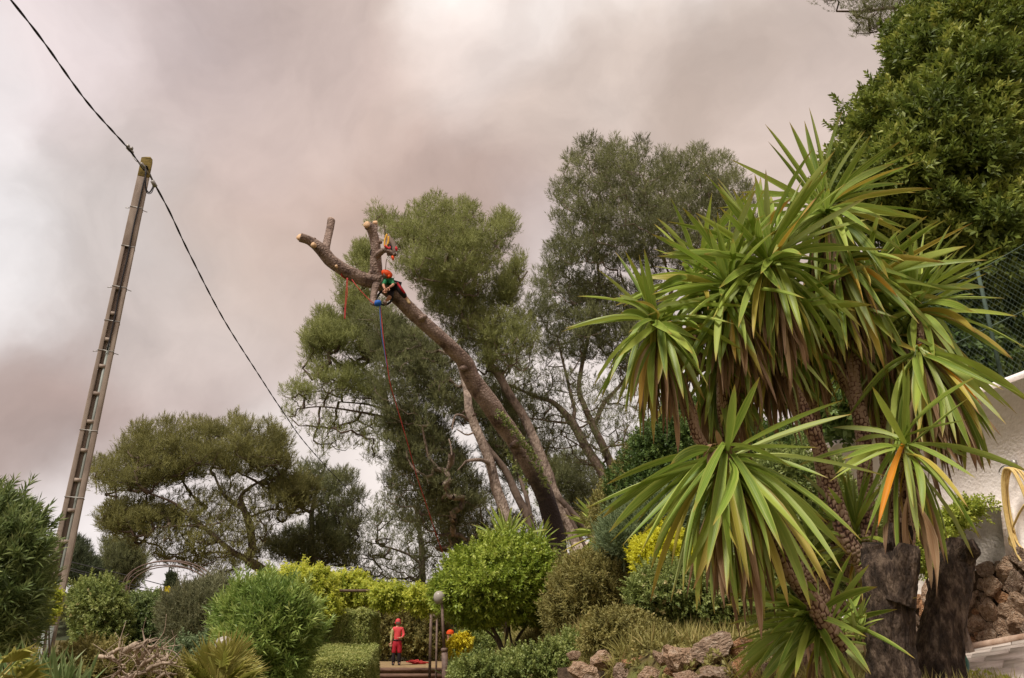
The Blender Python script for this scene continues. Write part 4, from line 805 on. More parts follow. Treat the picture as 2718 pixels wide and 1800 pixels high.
shrub('ivy_mound', 'reddish brown thinning creeper on the left flank of the green mound', 'creeper', 15.6,
      [([(1560, 1420), (1600, 1310), (1640, 1250), (1690, 1180), (1720, 1160), (1740, 1300), (1700, 1420), (1640, 1460)], -.3, .7, 110, .24, 70)], 'shrub_olive', 'small', seed=4, sc=1.4, gz=1.6)
shrub('feathery_shrub', 'blue green feathery shrub under the longest drooping yucca leaves', 'shrub', 12.5,
      [([(1600, 1440), (1660, 1370), (1740, 1330), (1820, 1340), (1860, 1400), (1800, 1440), (1720, 1450), (1690, 1500), (1620, 1500)], 0, .7, 130, .2, 70)], 'shrub_blue', 'wispy', seed=5, sc=1.3, gz=1.5, flowers=[('paleyellow', 40, .03, None, 'flowers')])
shrub('yellow_green_bush', 'bright yellow green bush behind the lower yucca leaves', 'shrub', 11,
      [([(1685, 1500), (1690, 1450), (1720, 1420), (1760, 1410), (1790, 1430), (1830, 1450), (1850, 1500), (1820, 1530), (1700, 1535)], 0, .5, 90, .13, 60)], 'yellowbush', 'small', seed=6, sc=1.2, gz=1.5)
shrub('cream_flowered_shrub', 'grey green shrub dotted with cream flower heads above the boulders', 'shrub', 10,
      [([(1690, 1560), (1700, 1520), (1800, 1510), (1900, 1520), (2010, 1540), (2040, 1620), (2040, 1700), (1980, 1700), (1900, 1690), (1800, 1690), (1720, 1660), (1680, 1620)], 0, .7, 230, .16, 80)], 'shrub', 'tiny', seed=7, sc=1.5, gz=1.3, flowers=[('cream', 420, .045, None, 'flowers')])
shrub('mixed_shrub', 'loose mid green shrub with fresh tips right of the round shrub', 'shrub', 13.5,
      [([(1480, 1600), (1500, 1520), (1540, 1480), (1600, 1480), (1640, 1490), (1680, 1560), (1690, 1620), (1600, 1680), (1500, 1690), (1450, 1650)], 0, .9, 190, .22, 80)], 'shrub_olive', 'olive', seed=8, sc=1.2, gz=1.4)
shrub('leafy_shrub', 'fresh green bush with upright tips behind the loose shrub', 'shrub', 14.5,
      [([(1500, 1540), (1520, 1500), (1560, 1490), (1600, 1480), (1650, 1500), (1660, 1580), (1600, 1600), (1520, 1590)], 0, .5, 70, .2, 60)], 'roundbush', 'oleander', seed=9, sc=.7, gz=1.5)
shrub('round_shrub', 'round bright green shrub with pale yellow flowers on several bare stems', 'shrub', 15,
      [([(1160, 1590), (1180, 1545), (1215, 1500), (1270, 1455), (1330, 1448), (1400, 1450), (1450, 1480), (1490, 1530), (1510, 1580), (1500, 1620), (1440, 1645), (1380, 1655), (1300, 1650), (1220, 1640), (1175, 1625)], 0, 1.25, 400, .24, 92)], 'roundbush', 'round',
      [[(1340, 1752, 0, 12), (1325, 1700, 0, 10), (1290, 1640, -.2, 7), (1260, 1590, -.4, 4)], [(1342, 1752, 0, 10), (1345, 1690, 0, 8), (1355, 1620, 0, 6), (1350, 1550, 0, 4)], [(1370, 1750, .1, 9), (1372, 1700, .1, 8), (1400, 1655, .1, 6), (1430, 1600, .2, 4)], [(1368, 1740, .1, 7), (1355, 1690, .1, 5), (1350, 1640, .2, 4)], [(1338, 1750, 0, 8), (1310, 1690, .1, 6), (1240, 1640, .2, 4)]],
      10, wood='twig', flowers=[('paleyellow', 26, .07, [(1320, 1500), (1380, 1480), (1375, 1510), (1330, 1525)], 'flowers'), ('paleyellow', 60, .07, [(1275, 1620), (1330, 1600), (1350, 1640), (1310, 1650), (1280, 1640)], 'flowers'), ('paleyellow', 26, .06, [(1290, 1530), (1410, 1530), (1390, 1640), (1300, 1580)], 'flowers')])
# pergola vine, oleander, hedge
PGV = [([(590, 1620), (640, 1570), (700, 1545), (790, 1530), (800, 1520), (820, 1535), (850, 1560), (870, 1700), (700, 1720), (620, 1660)], 0, .7, 150, .24, 60), ([(850, 1560), (900, 1540), (950, 1545), (985, 1565), (1000, 1580), (1010, 1600), (960, 1602), (880, 1605), (860, 1610)], 3.2, .8, 110, .22, 60),
       ([(985, 1580), (1030, 1570), (1080, 1590), (1120, 1575), (1145, 1605), (1140, 1640), (1110, 1608), (1060, 1600), (1010, 1605)], .3, .6, 50, .16, 42), ([(820, 1525), (860, 1530), (880, 1600), (905, 1610), (880, 1650), (840, 1640)], -.5, .3, 30, .16, 50)]
PE = thing('vine_pergola', 'thin brown metal pergola smothered in bright yellow green climbing leaves', 'pergola', tuple(ground(*at(1148, 1790, 21)[:2])))
for (px, py0, py1, Y, wpx) in [(1145, 1590, 1830, 20.5, 7), (1160, 1640, 1830, 21.8, 5), (598, 1600, 1830, 17.5, 10), (820, 1540, 1700, 22.5, 6), (1005, 1580, 1700, 23, 5)]:
    a = at(px, py0, Y); mb = MB(); r = wpx / 2 * Y / F; mb.tube([(a[0] + .03, a[1], float(terrain(a[0], a[1])) - .1), a], r, 8); mb.build('post', M['rust'], PE)
for pts in ([(598, 1602, 17.5), (720, 1560, 18), (900, 1568, 19), (1010, 1570, 19.6), (1070, 1590, 20), (1145, 1592, 20.5)], [(820, 1542, 22.5), (960, 1572, 22.6), (1040, 1572, 22.6), (1090, 1598, 22), (1160, 1640, 21.8)], [(1145, 1592, 20.5), (1150, 1600, 21.8)]):
    mb = MB(); mb.tube(smooth_path([at(*p) for p in pts], 6), .035, 6); mb.build('rail', M['rust'], PE)
shrub('climbing_vine', 'yellow green leafy vine trailing over the thin metal pergola', 'vine', 19, PGV, 'vine', 'vine', [[(840, 1800, 0, 6), (835, 1700, 0, 5), (845, 1600, 0, 4), (850, 1560, 0, 3)], [(1000, 1760, 3, 5), (1010, 1640, 2, 4), (1020, 1600, 1, 3)]], 11, sc=1.15)
shrub('dark_backdrop_shrub', 'shaded brown green thicket behind the person in red', 'shrub', 40,
      [([(860, 1640), (900, 1600), (1000, 1620), (1100, 1630), (1180, 1640), (1190, 1735), (1130, 1742), (960, 1735), (860, 1720)], 0, 1.2, 300, .5, 80)], 'shrub_olive', 'small', seed=12, sc=3.2, gz=.4)
HG = thing('clipped_hedge', 'clipped box hedge in two steps, taller part at the back', 'hedge', tuple(ground(*at(910, 1800, 18)[:2])))
g = np.random.default_rng(44)
def hedge_box(x0, x1, y0, y1, ztf, ztb, n, seed):
    P_ = []; D_ = []; A = [((x1 - x0) * 1.2, 'f'), ((y1 - y0) * (x1 - x0), 't'), ((y1 - y0) * 1.2, 'r'), ((y1 - y0) * 1.2, 'l'), ((x1 - x0) * .5, 'b')]; tot = sum(a for a, _ in A)
    for a, f_ in A:
        k = int(n * a / tot); u = g.random(k); v = g.random(k); dep = abs(g.normal(0, .035, k)); zf = lambda yy: ztf + (ztb - ztf) * (yy - y0) / (y1 - y0)
        if f_ == 't': x = x0 + u * (x1 - x0); y = y0 + v * (y1 - y0); z = zf(y) - dep; d = [0, 0, 1]
        elif f_ in 'fb': x = x0 + u * (x1 - x0); y = (y0 + dep) if f_ == 'f' else (y1 - dep); z = v * zf(y0 if f_ == 'f' else y1); d = [0, -1 if f_ == 'f' else 1, .2]
        else: y = y0 + u * (y1 - y0); x = (x1 - dep) if f_ == 'r' else (x0 + dep); z = v * zf(y); d = [1 if f_ == 'r' else -1, 0, .2]
        p = np.stack([x, y + 0 * x, z + 0 * x], 1); p += np.array(d) * (field(p, .5, np.random.default_rng(seed)) * .045)[:, None]; P_.append(p); D_.append(np.tile(np.array(d, float), (k, 1)))
    P_ = np.concatenate(P_); D_ = unit(np.concatenate(D_) + .45 * g.normal(size=P_.shape)); v0 = np.clip(.5 + .3 * field(P_, .35, g) + .25 * g.normal(size=len(P_)), 0, 1)
    return shoots(P_, D_, 8, .045, .024, .07, (25, 75), v0, g=g)
xa = at(855, 1700, 18.6)[0]; xb = at(1002, 1700, 20.2)[0]; xc = at(800, 1750, 17)[0]; xd = at(996, 1750, 18.5)[0]; zt = at(930, 1627, 18.6)[2]
leaf_object('tall_block', [hedge_box(xa, xb, 18.6, 20.2, zt, zt - .02, 26000, 3)], M['hedge'], HG); leaf_object('low_block', [hedge_box(xc, xd, 16.9, 18.5, .95, 1.22, 26000, 4)], M['hedge'], HG)
mb = MB(); mb.box(((xa + xb) / 2, 19.4, (zt - .14) / 2), (xb - xa - .28, 1.3, zt - .14)); mb.box(((xc + xd) / 2, 17.7, .4), (xd - xc - .28, 1.3, .8)); mb.build('woody_core', M['mortar'], HG, False)
shrub('oleander', 'tall oleander with long lance leaves left of the clipped hedge', 'shrub', 13,
      [([(590, 1620), (620, 1600), (690, 1580), (760, 1590), (800, 1610), (818, 1650), (812, 1720), (780, 1800), (760, 1850), (600, 1850), (580, 1760), (600, 1690)], 0, .9, 230, .24, 52)], 'oleander', 'oleander', seed=14, gz=0, sc=.95)
# left side
shrub('oleander', 'large oleander with upright shoots filling the left edge', 'shrub', 9,
      [([(-120, 1340), (-40, 1330), (0, 1350), (30, 1360), (58, 1390), (82, 1420), (96, 1460), (94, 1520), (80, 1600), (60, 1700), (40, 1740), (-120, 1740)], 0, .7, 260, .17, 46)], 'oleander_dark', 'oleander', seed=15, gz=0, sc=.85)
shrub('bushy_shrub', 'dense green shrub with small pale flowers just right of the concrete pole', 'shrub', 17,
      [([(205, 1570), (225, 1535), (255, 1550), (290, 1570), (320, 1590), (330, 1700), (310, 1740), (215, 1740), (200, 1640)], 0, .9, 200, .22, 80)], 'shrub', 'round', seed=16, gz=0, sc=.8, flowers=[('cream', 90, .04, None, 'flowers')])
shrub('bushy_shrub', 'dark green shrub under the metal arch between the pale shrub and pole shrub', 'shrub', 18.5,
      [([(330, 1600), (370, 1580), (420, 1590), (450, 1620), (470, 1640), (460, 1720), (400, 1745), (300, 1740), (310, 1640)], 0, .9, 180, .22, 80)], 'oleander_dark', 'round', seed=17, gz=0, sc=.8, flowers=[('pink', 40, .04, [(380, 1590), (420, 1590), (425, 1610), (380, 1610)], 'flowers')])
shrub('grey_shrub', 'dull grey green brushy shrub between the arch and the tall oleander', 'shrub', 16.4,
      [([(450, 1620), (500, 1590), (560, 1570), (600, 1590), (610, 1700), (580, 1735), (470, 1735), (440, 1690)], 0, .9, 200, .22, 80)], 'shrub_grey', 'wispy', seed=18, gz=0, sc=1.5)
shrub('yellow_broom', 'small bright yellow flowering broom on the left skyline', 'shrub', 24,
      [([(425, 1615), (430, 1590), (445, 1580), (465, 1590), (472, 1610), (460, 1622)], 0, .3, 40, .14, 50)], 'yellow', 'small', seed=19, sc=1.6, gz=0, part='flowers')
shrub('yellow_flowered_bush', 'yellow flowering bush at the foot of the lamp post', 'shrub', 20,
      [([(1195, 1748), (1198, 1718), (1215, 1705), (1238, 1696), (1240, 1712), (1218, 1738)], 0, .3, 40, .12, 40)], 'yellow', 'small', seed=20, sc=1.7, gz=1.2, part='flowers')
shrub('leafy_shrub', 'low mid green bush between the yellow flowers and the round shrub', 'shrub', 22,
      [([(1245, 1695), (1300, 1690), (1330, 1705), (1330, 1750), (1260, 1760), (1205, 1795), (1175, 1785), (1210, 1750)], 0, .5, 110, .26, 60)], 'shrub', 'small', seed=21, sc=2, gz=1)
shrub('trailing_ivy', 'yellow green ivy climbing the brown stub beside the concrete pole', 'ivy', 13.4,
      [([(112, 1600), (128, 1560), (150, 1570), (140, 1640), (125, 1660)], 0, .1, 26, .09, 26)], 'vine', 'ivy', seed=22, gz=0)
shrub('hanging_weeds', 'yellowing weeds sprouting over the grey lower wall between the stumps', 'weeds', 7.0,
      [([(2440, 1420), (2500, 1380), (2560, 1350), (2640, 1335), (2650, 1350), (2600, 1370), (2540, 1420), (2510, 1500), (2450, 1540), (2420, 1500)], 0, .15, 90, .06, 34)], 'ivy_light', 'tiny', seed=23, gz=1.2, sc=1.2)

# ground cover ---------------------------------------------------------
def cover(name, label, xr, yr, n, m, L_, W_, nn, seed, cond=None, ang=(5, 45), hgt=.0, cat='ground cover', up=1.0):
    g = np.random.default_rng(seed); x = g.uniform(*xr, n); y = g.uniform(*yr, n); z = terrain(x, y); P = np.stack([x, y, z + g.uniform(0, hgt + 1e-3, n)], 1)
    if cond is not None: P = P[cond(x, y)]
    D = np.tile([0, 0, 1.], (len(P), 1)) + .35 * g.normal(size=(len(P), 3)); o = leaf_object(name, [shoots(P, D * [1, 1, up], nn, L_, W_, .05, ang, g=g)], M[m]); tag(o, label, cat, kind='stuff'); return o
cover('grass', 'dry and green grass tufts over the garden bank', (-1, 5), (8.2, 26), 11000, 'grass', .3, .012, 8, 61, lambda x, y: (terrain(x, y) > .7) & ((y > 9.5) | (x < 2.6)))
cover('ground_cover', 'low mixed green ground cover under the shrubs on the bank', (-2, 5), (6.0, 24), 12000, 'shrub_olive', .05, .03, 8, 62, lambda x, y: (terrain(x, y) > .6) & ((y > 9.5) | (x < 2.6)), (20, 80), .1)
cover('low_weeds', 'short grass and weeds on the far terrace edges', (-14, 0), (14, 44), 9000, 'grass', .34, .02, 7, 63, lambda x, y: ~((x > -6.3) & (x < -1.9) & (y > 20)))
g = np.random.default_rng(8)
def patch(name, label, polys, m, kind, seed, sc=1, fl=None, cat='ground cover'):
    T = shrub(name, label, cat, polys[0][6] if len(polys[0]) > 6 else 10, [p[:6] for p in polys], m, kind, seed=seed, sc=sc, flowers=fl); return T
patch('trailing_groundcover', 'brownish green trailing plant with pink flowers spilling over the boulders', [([(1540, 1740), (1560, 1690), (1600, 1650), (1680, 1640), (1740, 1660), (1800, 1690), (1780, 1740), (1740, 1800), (1660, 1810), (1640, 1760), (1590, 1740)], 0, .4, 170, .12, 90, 9.2)], 'shrub_olive', 'tiny', 31, 1.4, [('pink', 10, .03, None, 'flowers')])
patch('trailing_groundcover', 'dark green low planting with white specks below the round shrub', [([(1180, 1830), (1220, 1780), (1330, 1760), (1440, 1740), (1500, 1720), (1560, 1700), (1570, 1760), (1540, 1830)], 0, .5, 220, .14, 80, 11)], 'shrub', 'tiny', 32, 1.6, [('cream', 60, .02, None, 'flowers')])
patch('flowering_groundcover', 'low green mat with scattered pink flowers right of the pole base', [([(150, 1850), (170, 1760), (200, 1735), (280, 1745), (330, 1770), (420, 1780), (500, 1790), (520, 1850)], 0, .6, 200, .14, 70, 9.5)], 'shrub_olive', 'tiny', 33, 1.7, [('pink', 26, .035, None, 'flowers')])
patch('low_green_mat', 'grey green mat of small leaves beneath the fallen branches', [([(400, 1750), (480, 1730), (560, 1720), (600, 1740), (640, 1800), (600, 1850), (400, 1850)], 0, .6, 140, .16, 70, 13)], 'shrub_blue', 'tiny', 34, 2)

# ================================================================== LARGE STRAP LEAVES (each one an object)
def strap_mesh(bow, fold, peak=.35, prof=None, nseg=9, curl=0.0, rnd=0.0):
    t = np.linspace(0, 1, nseg + 1); w_ = np.interp(t, *(prof or ([0, .12, .45, .7, .88, 1], [.55, .66, 1, .84, .46, .015]))) / 2
    # an arch over the chord, highest near its peak
    z = bow * np.where(t < peak, np.sin(t / peak * math.pi / 2), np.cos((t - peak) / (1 - peak) * math.pi / 2))
    if bow: z = z * np.where(t < peak, 1, 1)
    v = []; uv = []
    for a, b, c in zip(t, w_, z):
        tw = curl * a
        for s_, e in ((-1, 1), (0, 0), (1, 1)): v.append((a, s_ * b * math.cos(tw), c + (abs(s_) * abs(b) * fold + s_ * b * math.sin(tw)) * .09)); uv.append((.5 + s_ * .5, a))
    f = []
    for k in range(nseg):
        for j_ in (0, 1): a = 3 * k + j_; f += [a, a + 1, a + 4, a + 3]
    return np.array(v), f, uv
def strapmat(name, cols, tip, margin, rough=.42):
    m, nt, b = newmat(name); N = nt.nodes; L = nt.links
    oi = N.new('ShaderNodeObjectInfo'); at_ = N.new('ShaderNodeAttribute'); at_.attribute_name = 'rnd'; ad = N.new('ShaderNodeMath'); L.new(oi.outputs['Random'], ad.inputs[0]); L.new(at_.outputs['Fac'], ad.inputs[1])
    fr = N.new('ShaderNodeMath'); fr.operation = 'FRACT'; L.new(ad.outputs[0], fr.inputs[0]); n = len(cols)
    c = ramp(nt, fr.outputs[0], [(i / (n - 1), lin(k)) for i, k in enumerate(cols)])
    uv = N.new('ShaderNodeUVMap'); sx = N.new('ShaderNodeSeparateXYZ'); L.new(uv.outputs[0], sx.inputs[0])
    mp_ = N.new('ShaderNodeMapping'); mp_.inputs['Scale'].default_value = (9, 1.2, 1); L.new(uv.outputs[0], mp_.inputs[0]); cb = N.new('ShaderNodeCombineXYZ'); ml0 = N.new('ShaderNodeMath'); ml0.operation = 'MULTIPLY'; ml0.inputs[1].default_value = 37; L.new(fr.outputs[0], ml0.inputs[0]); L.new(ml0.outputs[0], cb.inputs[2]); L.new(cb.outputs[0], mp_.inputs['Location'])
    nz = N.new('ShaderNodeTexNoise'); nz.inputs['Scale'].default_value = 1.6; nz.inputs['Detail'].default_value = 3; L.new(mp_.outputs[0], nz.inputs[0])
    def mix(fac, a, bcol):
        x = N.new('ShaderNodeMix'); x.data_type = 'RGBA'; L.new(fac, x.inputs[0]); L.new(a, x.inputs[6]); x.inputs[7].default_value = (*lin(bcol), 1); return x.outputs[2]
    def mr(src, a, b_, ta, tb):
        x = N.new('ShaderNodeMapRange'); L.new(src, x.inputs[0]); x.inputs[1].default_value = a; x.inputs[2].default_value = b_; x.inputs[3].default_value = ta; x.inputs[4].default_value = tb; return x.outputs[0]
    c = mix(mr(nz.outputs[0], .45, .7, 0, .75), c, margin)
    cd = N.new('ShaderNodeMath'); cd.operation = 'SUBTRACT'; cd.inputs[1].default_value = .5; L.new(sx.outputs[0], cd.inputs[0]); ab = N.new('ShaderNodeMath'); ab.operation = 'ABSOLUTE'; L.new(cd.outputs[0], ab.inputs[0])
    c = mix(mr(ab.outputs[0], .36, .5, 0, .85), c, margin)
    tn = N.new('ShaderNodeMath'); tn.operation = 'MULTIPLY_ADD'; tn.inputs[1].default_value = .25; L.new(nz.outputs[0], tn.inputs[0]); L.new(sx.outputs[1], tn.inputs[2])
    c = mix(mr(tn.outputs[0], .98, 1.14, 0, 1), c, tip)
    L.new(c, b.inputs['Base Color']); b.inputs['Roughness'].default_value = rough; b.inputs['Specular IOR Level'].default_value = .4
    bp = N.new('ShaderNodeBump'); bp.inputs['Strength'].default_value = .3; bp.inputs['Distance'].default_value = .004; L.new(nz.outputs[0], bp.inputs['Height']); L.new(bp.outputs[0], b.inputs['Normal'])
    t = N.new('ShaderNodeBsdfTranslucent'); L.new(c, t.inputs[0]); mx = N.new('ShaderNodeMixShader'); mx.inputs[0].default_value = .28; L.new(b.outputs[0], mx.inputs[1]); L.new(t.outputs[0], mx.inputs[2]); L.new(mx.outputs[0], N['Material Output'].inputs[0]); return m
M['yucca'] = strapmat('yucca_leaf', [(96, 120, 44), (132, 158, 58), (152, 172, 82), (110, 138, 48), (178, 194, 82), (168, 180, 122)], (178, 146, 70), (176, 186, 90))
M['yucca_yellow'] = strapmat('yellowing_yucca_leaf', [(176, 168, 64), (190, 170, 72), (168, 170, 70), (206, 150, 50)], (150, 104, 66), (206, 186, 104))
M['yucca_dead'] = strapmat('dead_yucca_leaf', [(132, 98, 68), (158, 122, 86), (112, 84, 62), (176, 146, 108)], (110, 80, 58), (178, 150, 116), .8)
M['yucca_orange'] = strapmat('orange_yucca_leaf', [(214, 130, 30), (224, 148, 40)], (190, 110, 40), (226, 160, 60))
M['iris_strap'] = strapmat('iris_strap_leaf', [(92, 120, 66), (116, 142, 84), (142, 158, 104)], (170, 160, 110), (150, 164, 110))
VAR = {}
def strap_base(bow, mat_name, fold=.6, curl=0.0, prof=None):
    bow = round(max(bow, 0) * .42 * 50) / 50; curl = round(curl * 2) / 2; key = (bow, mat_name, curl, str(prof))
    if key not in VAR:
        v, f, uv = strap_mesh(bow, fold, .35, prof, curl=curl); me = mesh_np('leaf', v, f, 4, {'rnd': np.zeros(len(v))}, True, uv); me.materials.append(M[mat_name]); VAR[key] = (me, v, f, uv)
    return VAR[key]
class Straps:
    """large leaves of one plant: the first `limit` become leaf objects, the rest one stuff part"""
    def __init__(s, T, limit=290, name='leaf'): s.T = T; s.items = []; s.limit = limit; s.name = name
    def add(s, base, tip, wd, bow=.05, mat_name='yucca', roll=0.0, curl=0.0, prof=None, side=None):
        s.items.append((np.array(base, float), np.array(tip, float), wd, bow, mat_name, roll, curl, prof))
    def finish(s, g=rng):
        s.items.sort(key=lambda i: -np.linalg.norm(i[1] - i[0]) * i[2] / (np.linalg.norm(i[1] - EYE) ** 2) + (i[4] == 'yucca_dead') * 1e-3)
        rest = {}
        for k, (b, t, wd, bow, mn, roll, curl, prof) in enumerate(s.items):
            x = t - b; L_ = np.linalg.norm(x); x = x / L_; up = np.array([0, 0, 1.]) + .001; z = up - x * (up @ x)
            if np.linalg.norm(z) < .25: h = np.array([x[0], x[1] - .02, 0]); z = -unit(h) if x[2] > 0 else unit(h); z = z - x * (z @ x)
            z = unit(z); y = np.cross(z, x); y, z = y * math.cos(roll) + z * math.sin(roll), z * math.cos(roll) - y * math.sin(roll)
            me, v, f, uv = strap_base(bow, mn, curl=curl, prof=prof); Mx = np.stack([x * L_, y * wd, z * L_], 1)
            if k < s.limit:
                o = bpy.data.objects.new(s.name, me); COL.objects.link(o); o.parent = s.T
                m4 = Matrix([[*(float(a) for a in Mx[r]), float(b[r] - s.T.location[r])] for r in range(3)] + [[0, 0, 0, 1]]); o.matrix_local = m4
                if mn == 'yucca_orange': o['label'] = 'orange brown withered leaf'
            else: rest.setdefault(mn, []).append((v @ Mx.T + b, f, uv, g.random()))
        for mn, lst in rest.items():
            n = 0; V = []; Fc = []; U = []; Rn = []
            for v, f, uv, r in lst: V.append(v); Fc.append(np.array(f) + n); U += uv; Rn += [r] * len(v); n += len(v)
            me = mesh_np('leaf_mass', np.concatenate(V), np.concatenate(Fc), 4, {'rnd': Rn}, True, U); o = link('dead_leaves' if mn == 'yucca_dead' else 'inner_leaves', me, M[mn], s.T); o['kind'] = 'stuff'
def tip_world(px, py, Y, base, L0, g, toward=.7):
    """tip of a leaf of real length L0 seen at a photo pixel: nearer or farther than its base as its length asks"""
    p = at(px, py, Y); d = np.linalg.norm(p - base); ez = math.sqrt(max(0, L0 ** 2 - d ** 2)) if d < L0 else 0
    ez = min(ez, .75 * L0) * (-1 if g.random() < toward else 1); return at(px, py, Y + ez * .9)
def head(S_, cpx, Y, tips, nrand, L0, g, W=.062, elev=(-62, 60), skirt=14, dead=18, axis=(0, 0, 1), yellow=.1, bowk=1.0, azim=None):
    nrand = int(nrand * 2.5); skirt = int(skirt * 2.0); dead = int(dead * 2.3); yellow *= .55; W *= .74; L0 *= 1.06; c = at(*cpx, Y); ax_ = unit(np.array(axis, float))
    for tp in tips:
        b = c + ax_ * g.uniform(-.05, .05) + g.normal(0, .012, 3); t = tip_world(tp[0], tp[1], Y, b, L0 * g.uniform(.92, 1.05), g); e = (t - b)[2] / np.linalg.norm(t - b)
        bw = tp[2] if len(tp) > 2 else max(.0, .07 - .06 * e) + g.uniform(-.02, .03)
        S_.add(b, t, W * g.uniform(.85, 1.15), bw, tp[3] if len(tp) > 3 else 'yucca', g.normal(0, .35), g.normal(0, .3))
    for k in range(nrand):
        el = R(g.uniform(*elev)); az = k * 2.39996 + g.normal(0, .2) if azim is None else R(g.uniform(*azim)); l = L0 * g.uniform(.75, 1.08)
        d = np.array([math.cos(el) * math.cos(az), math.cos(el) * math.sin(az), math.sin(el)]); d = unit(d + .25 * (ax_ - [0, 0, 1])); b = c + ax_ * (math.degrees(el) / 90 * .11) + g.normal(0, .01, 3)
        S_.add(b, b + d * l, W * g.uniform(.8, 1.12), bowk * (.05 + .16 * (1 - math.sin(el)) * .5) + g.uniform(-.02, .04), 'yucca_yellow' if g.random() < yellow * (1.6 if el < 0 else .5) else 'yucca', g.normal(0, .6), g.normal(0, 1.0))
    for k in range(skirt):
        az = g.uniform(0, 6.28); el = R(g.uniform(-86, -58)); d = np.array([math.cos(el) * math.cos(az), math.cos(el) * math.sin(az), math.sin(el)]); b = c - ax_ * g.uniform(.05, .16) + np.array([d[0], d[1], 0]) * .06
        S_.add(b, b + d * L0 * g.uniform(.6, .95), W * g.uniform(.6, .9), .1 + g.uniform(0, .08), 'yucca_yellow' if g.random() < .35 else 'yucca', g.normal(0, .5), g.normal(0, .8))
    for k in range(dead):
        az = g.uniform(0, 6.28); el = R(g.uniform(-88, -66)); d = np.array([math.cos(el) * math.cos(az), math.cos(el) * math.sin(az), math.sin(el)]); b = c - ax_ * g.uniform(.08, .3) + np.array([d[0], d[1], 0]) * .05
        S_.add(b, b + d * L0 * g.uniform(.5, .95), W * g.uniform(.22, .5), .06 + g.uniform(0, .1), 'yucca_dead', g.normal(0, .8), g.normal(0, 1.5))
YU = thing('yucca_tree', 'large branching yucca with many spiky leaf heads over the right stump', 'yucca', tuple(ground(*at(2260, 1700, 4.7)[:2])))
YB = thing('yucca_tree', 'shorter leaning yucca stem whose pale drooping head spreads lowest', 'yucca', tuple(ground(*at(2225, 1712, 4.3)[:2])))
YR = thing('yucca_tree', 'rear yucca stems with grey heads against the white wall', 'yucca', tuple(ground(*at(2400, 1500, 5.2)[:2])))
SY = Straps(YU, 285); SB = Straps(YB, 200); SR = Straps(YR, 230); g = np.random.default_rng(21)
OR = 'yucca_orange'
head(SY, (2192, 560), 4.7, [(2147, 284, .01), (2135, 320, .01), (2095, 323, .01), (2030, 329, .0), (2038, 375, .02), (1937, 422, .05), (1900, 553, .05), (2218, 470, .06), (2428, 404, .1), (2440, 430, .06), (2399, 488, .1), (2411, 608, .16), (2345, 585, .16), (2310, 612, .14), (2255, 680, .12), (2172, 700, .1), (2268, 650, .1), (2050, 675, .1), (1990, 640, .06), (2160, 440, .01), (2235, 770, .1), (2285, 770, .12), (2200, 500, .02)], 16, .68, g, elev=(-55, 40), skirt=14, dead=26)
head(SY, (2215, 690), 4.75, [(2420, 830, .12), (2380, 880, .12), (2330, 900, .1), (2290, 960, .1, 'yucca_yellow'), (2250, 930, .1), (2460, 790, .12), (2440, 860, .12), (2180, 900, .1), (2350, 830, .12), (2400, 920, .1)], 22, .72, g, elev=(-78, -15), skirt=20, dead=30)
head(SY, (2042, 695), 4.4, [(2003, 462, .01), (2019, 470, .01), (1945, 501, .02), (1971, 513, .02), (2096, 494, .01), (2129, 478, .01), (1912, 552, .03), (2150, 560, .04), (1850, 660, .06), (2106, 768, .1), (2075, 860, .1), (2000, 900, .08, 'yucca_yellow'), (2170, 960, .1), (2130, 890, .1), (1960, 870, .1), (1890, 850, .1), (2240, 860, .12), (2080, 800, .1), (1990, 800, .1)], 26, .62, g, skirt=18, dead=24)
head(SY, (1932, 768), 4.5, [(1904, 561, .01), (1943, 545, .01), (1847, 571, .03), (1882, 608, .01), (1765, 636, .05), (1799, 699, .04), (1752, 741, .04), (1730, 782, .03), (2010, 600, .02), (1870, 600, .02), (1800, 875, .08), (1860, 900, .1), (1830, 840, .08), (2022, 745, .05), (1900, 960, .1), (1950, 960, .1), (1790, 810, .06), (1980, 930, .1)], 24, .6, g, skirt=20, dead=22)
head(SY, (1742, 850), 4.6, [(1586, 715, .04), (1633, 668, .02), (1659, 666, .02), (1696, 675, .01), (1710, 660, .01), (1647, 832, .2), (1674, 690, .01), (1613, 984, .1), (1618, 1012, .1), (1660, 1030, .1), (1700, 1095, .1), (1735, 1180, .08, 'yucca_yellow'), (1700, 1160, .08), (1690, 1030, .08), (1880, 1025, .1), (1840, 940, .08), (1800, 905, .2), (1850, 870, .06), (1860, 800, .05), (1815, 1060, .08), (1770, 1010, .1)], 14, .58, g, elev=(-60, 10), skirt=14, dead=26, bowk=1.2)
head(SY, (2100, 800), 4.9, [(2230, 1000, .1), (2200, 1040, .1), (2040, 1040, .1), (2000, 1060, .1)], 26, .65, g, elev=(-85, 20), skirt=26, dead=44)
head(SY, (1900, 960), 4.9, [(1870, 1130, .1), (1930, 1150, .1), (2010, 1120, .1)], 14, .55, g, elev=(-85, 10), skirt=16, dead=30)
head(SY, (2305, 760), 4.95, [], 20, .66, g, elev=(-60, 55), skirt=12, dead=20)
head(SY, (1850, 745), 4.75, [], 16, .58, g, elev=(-50, 65), skirt=10, dead=16)
head(SY, (2030, 860), 4.7, [], 18, .6, g, elev=(-75, 20), skirt=14, dead=24)
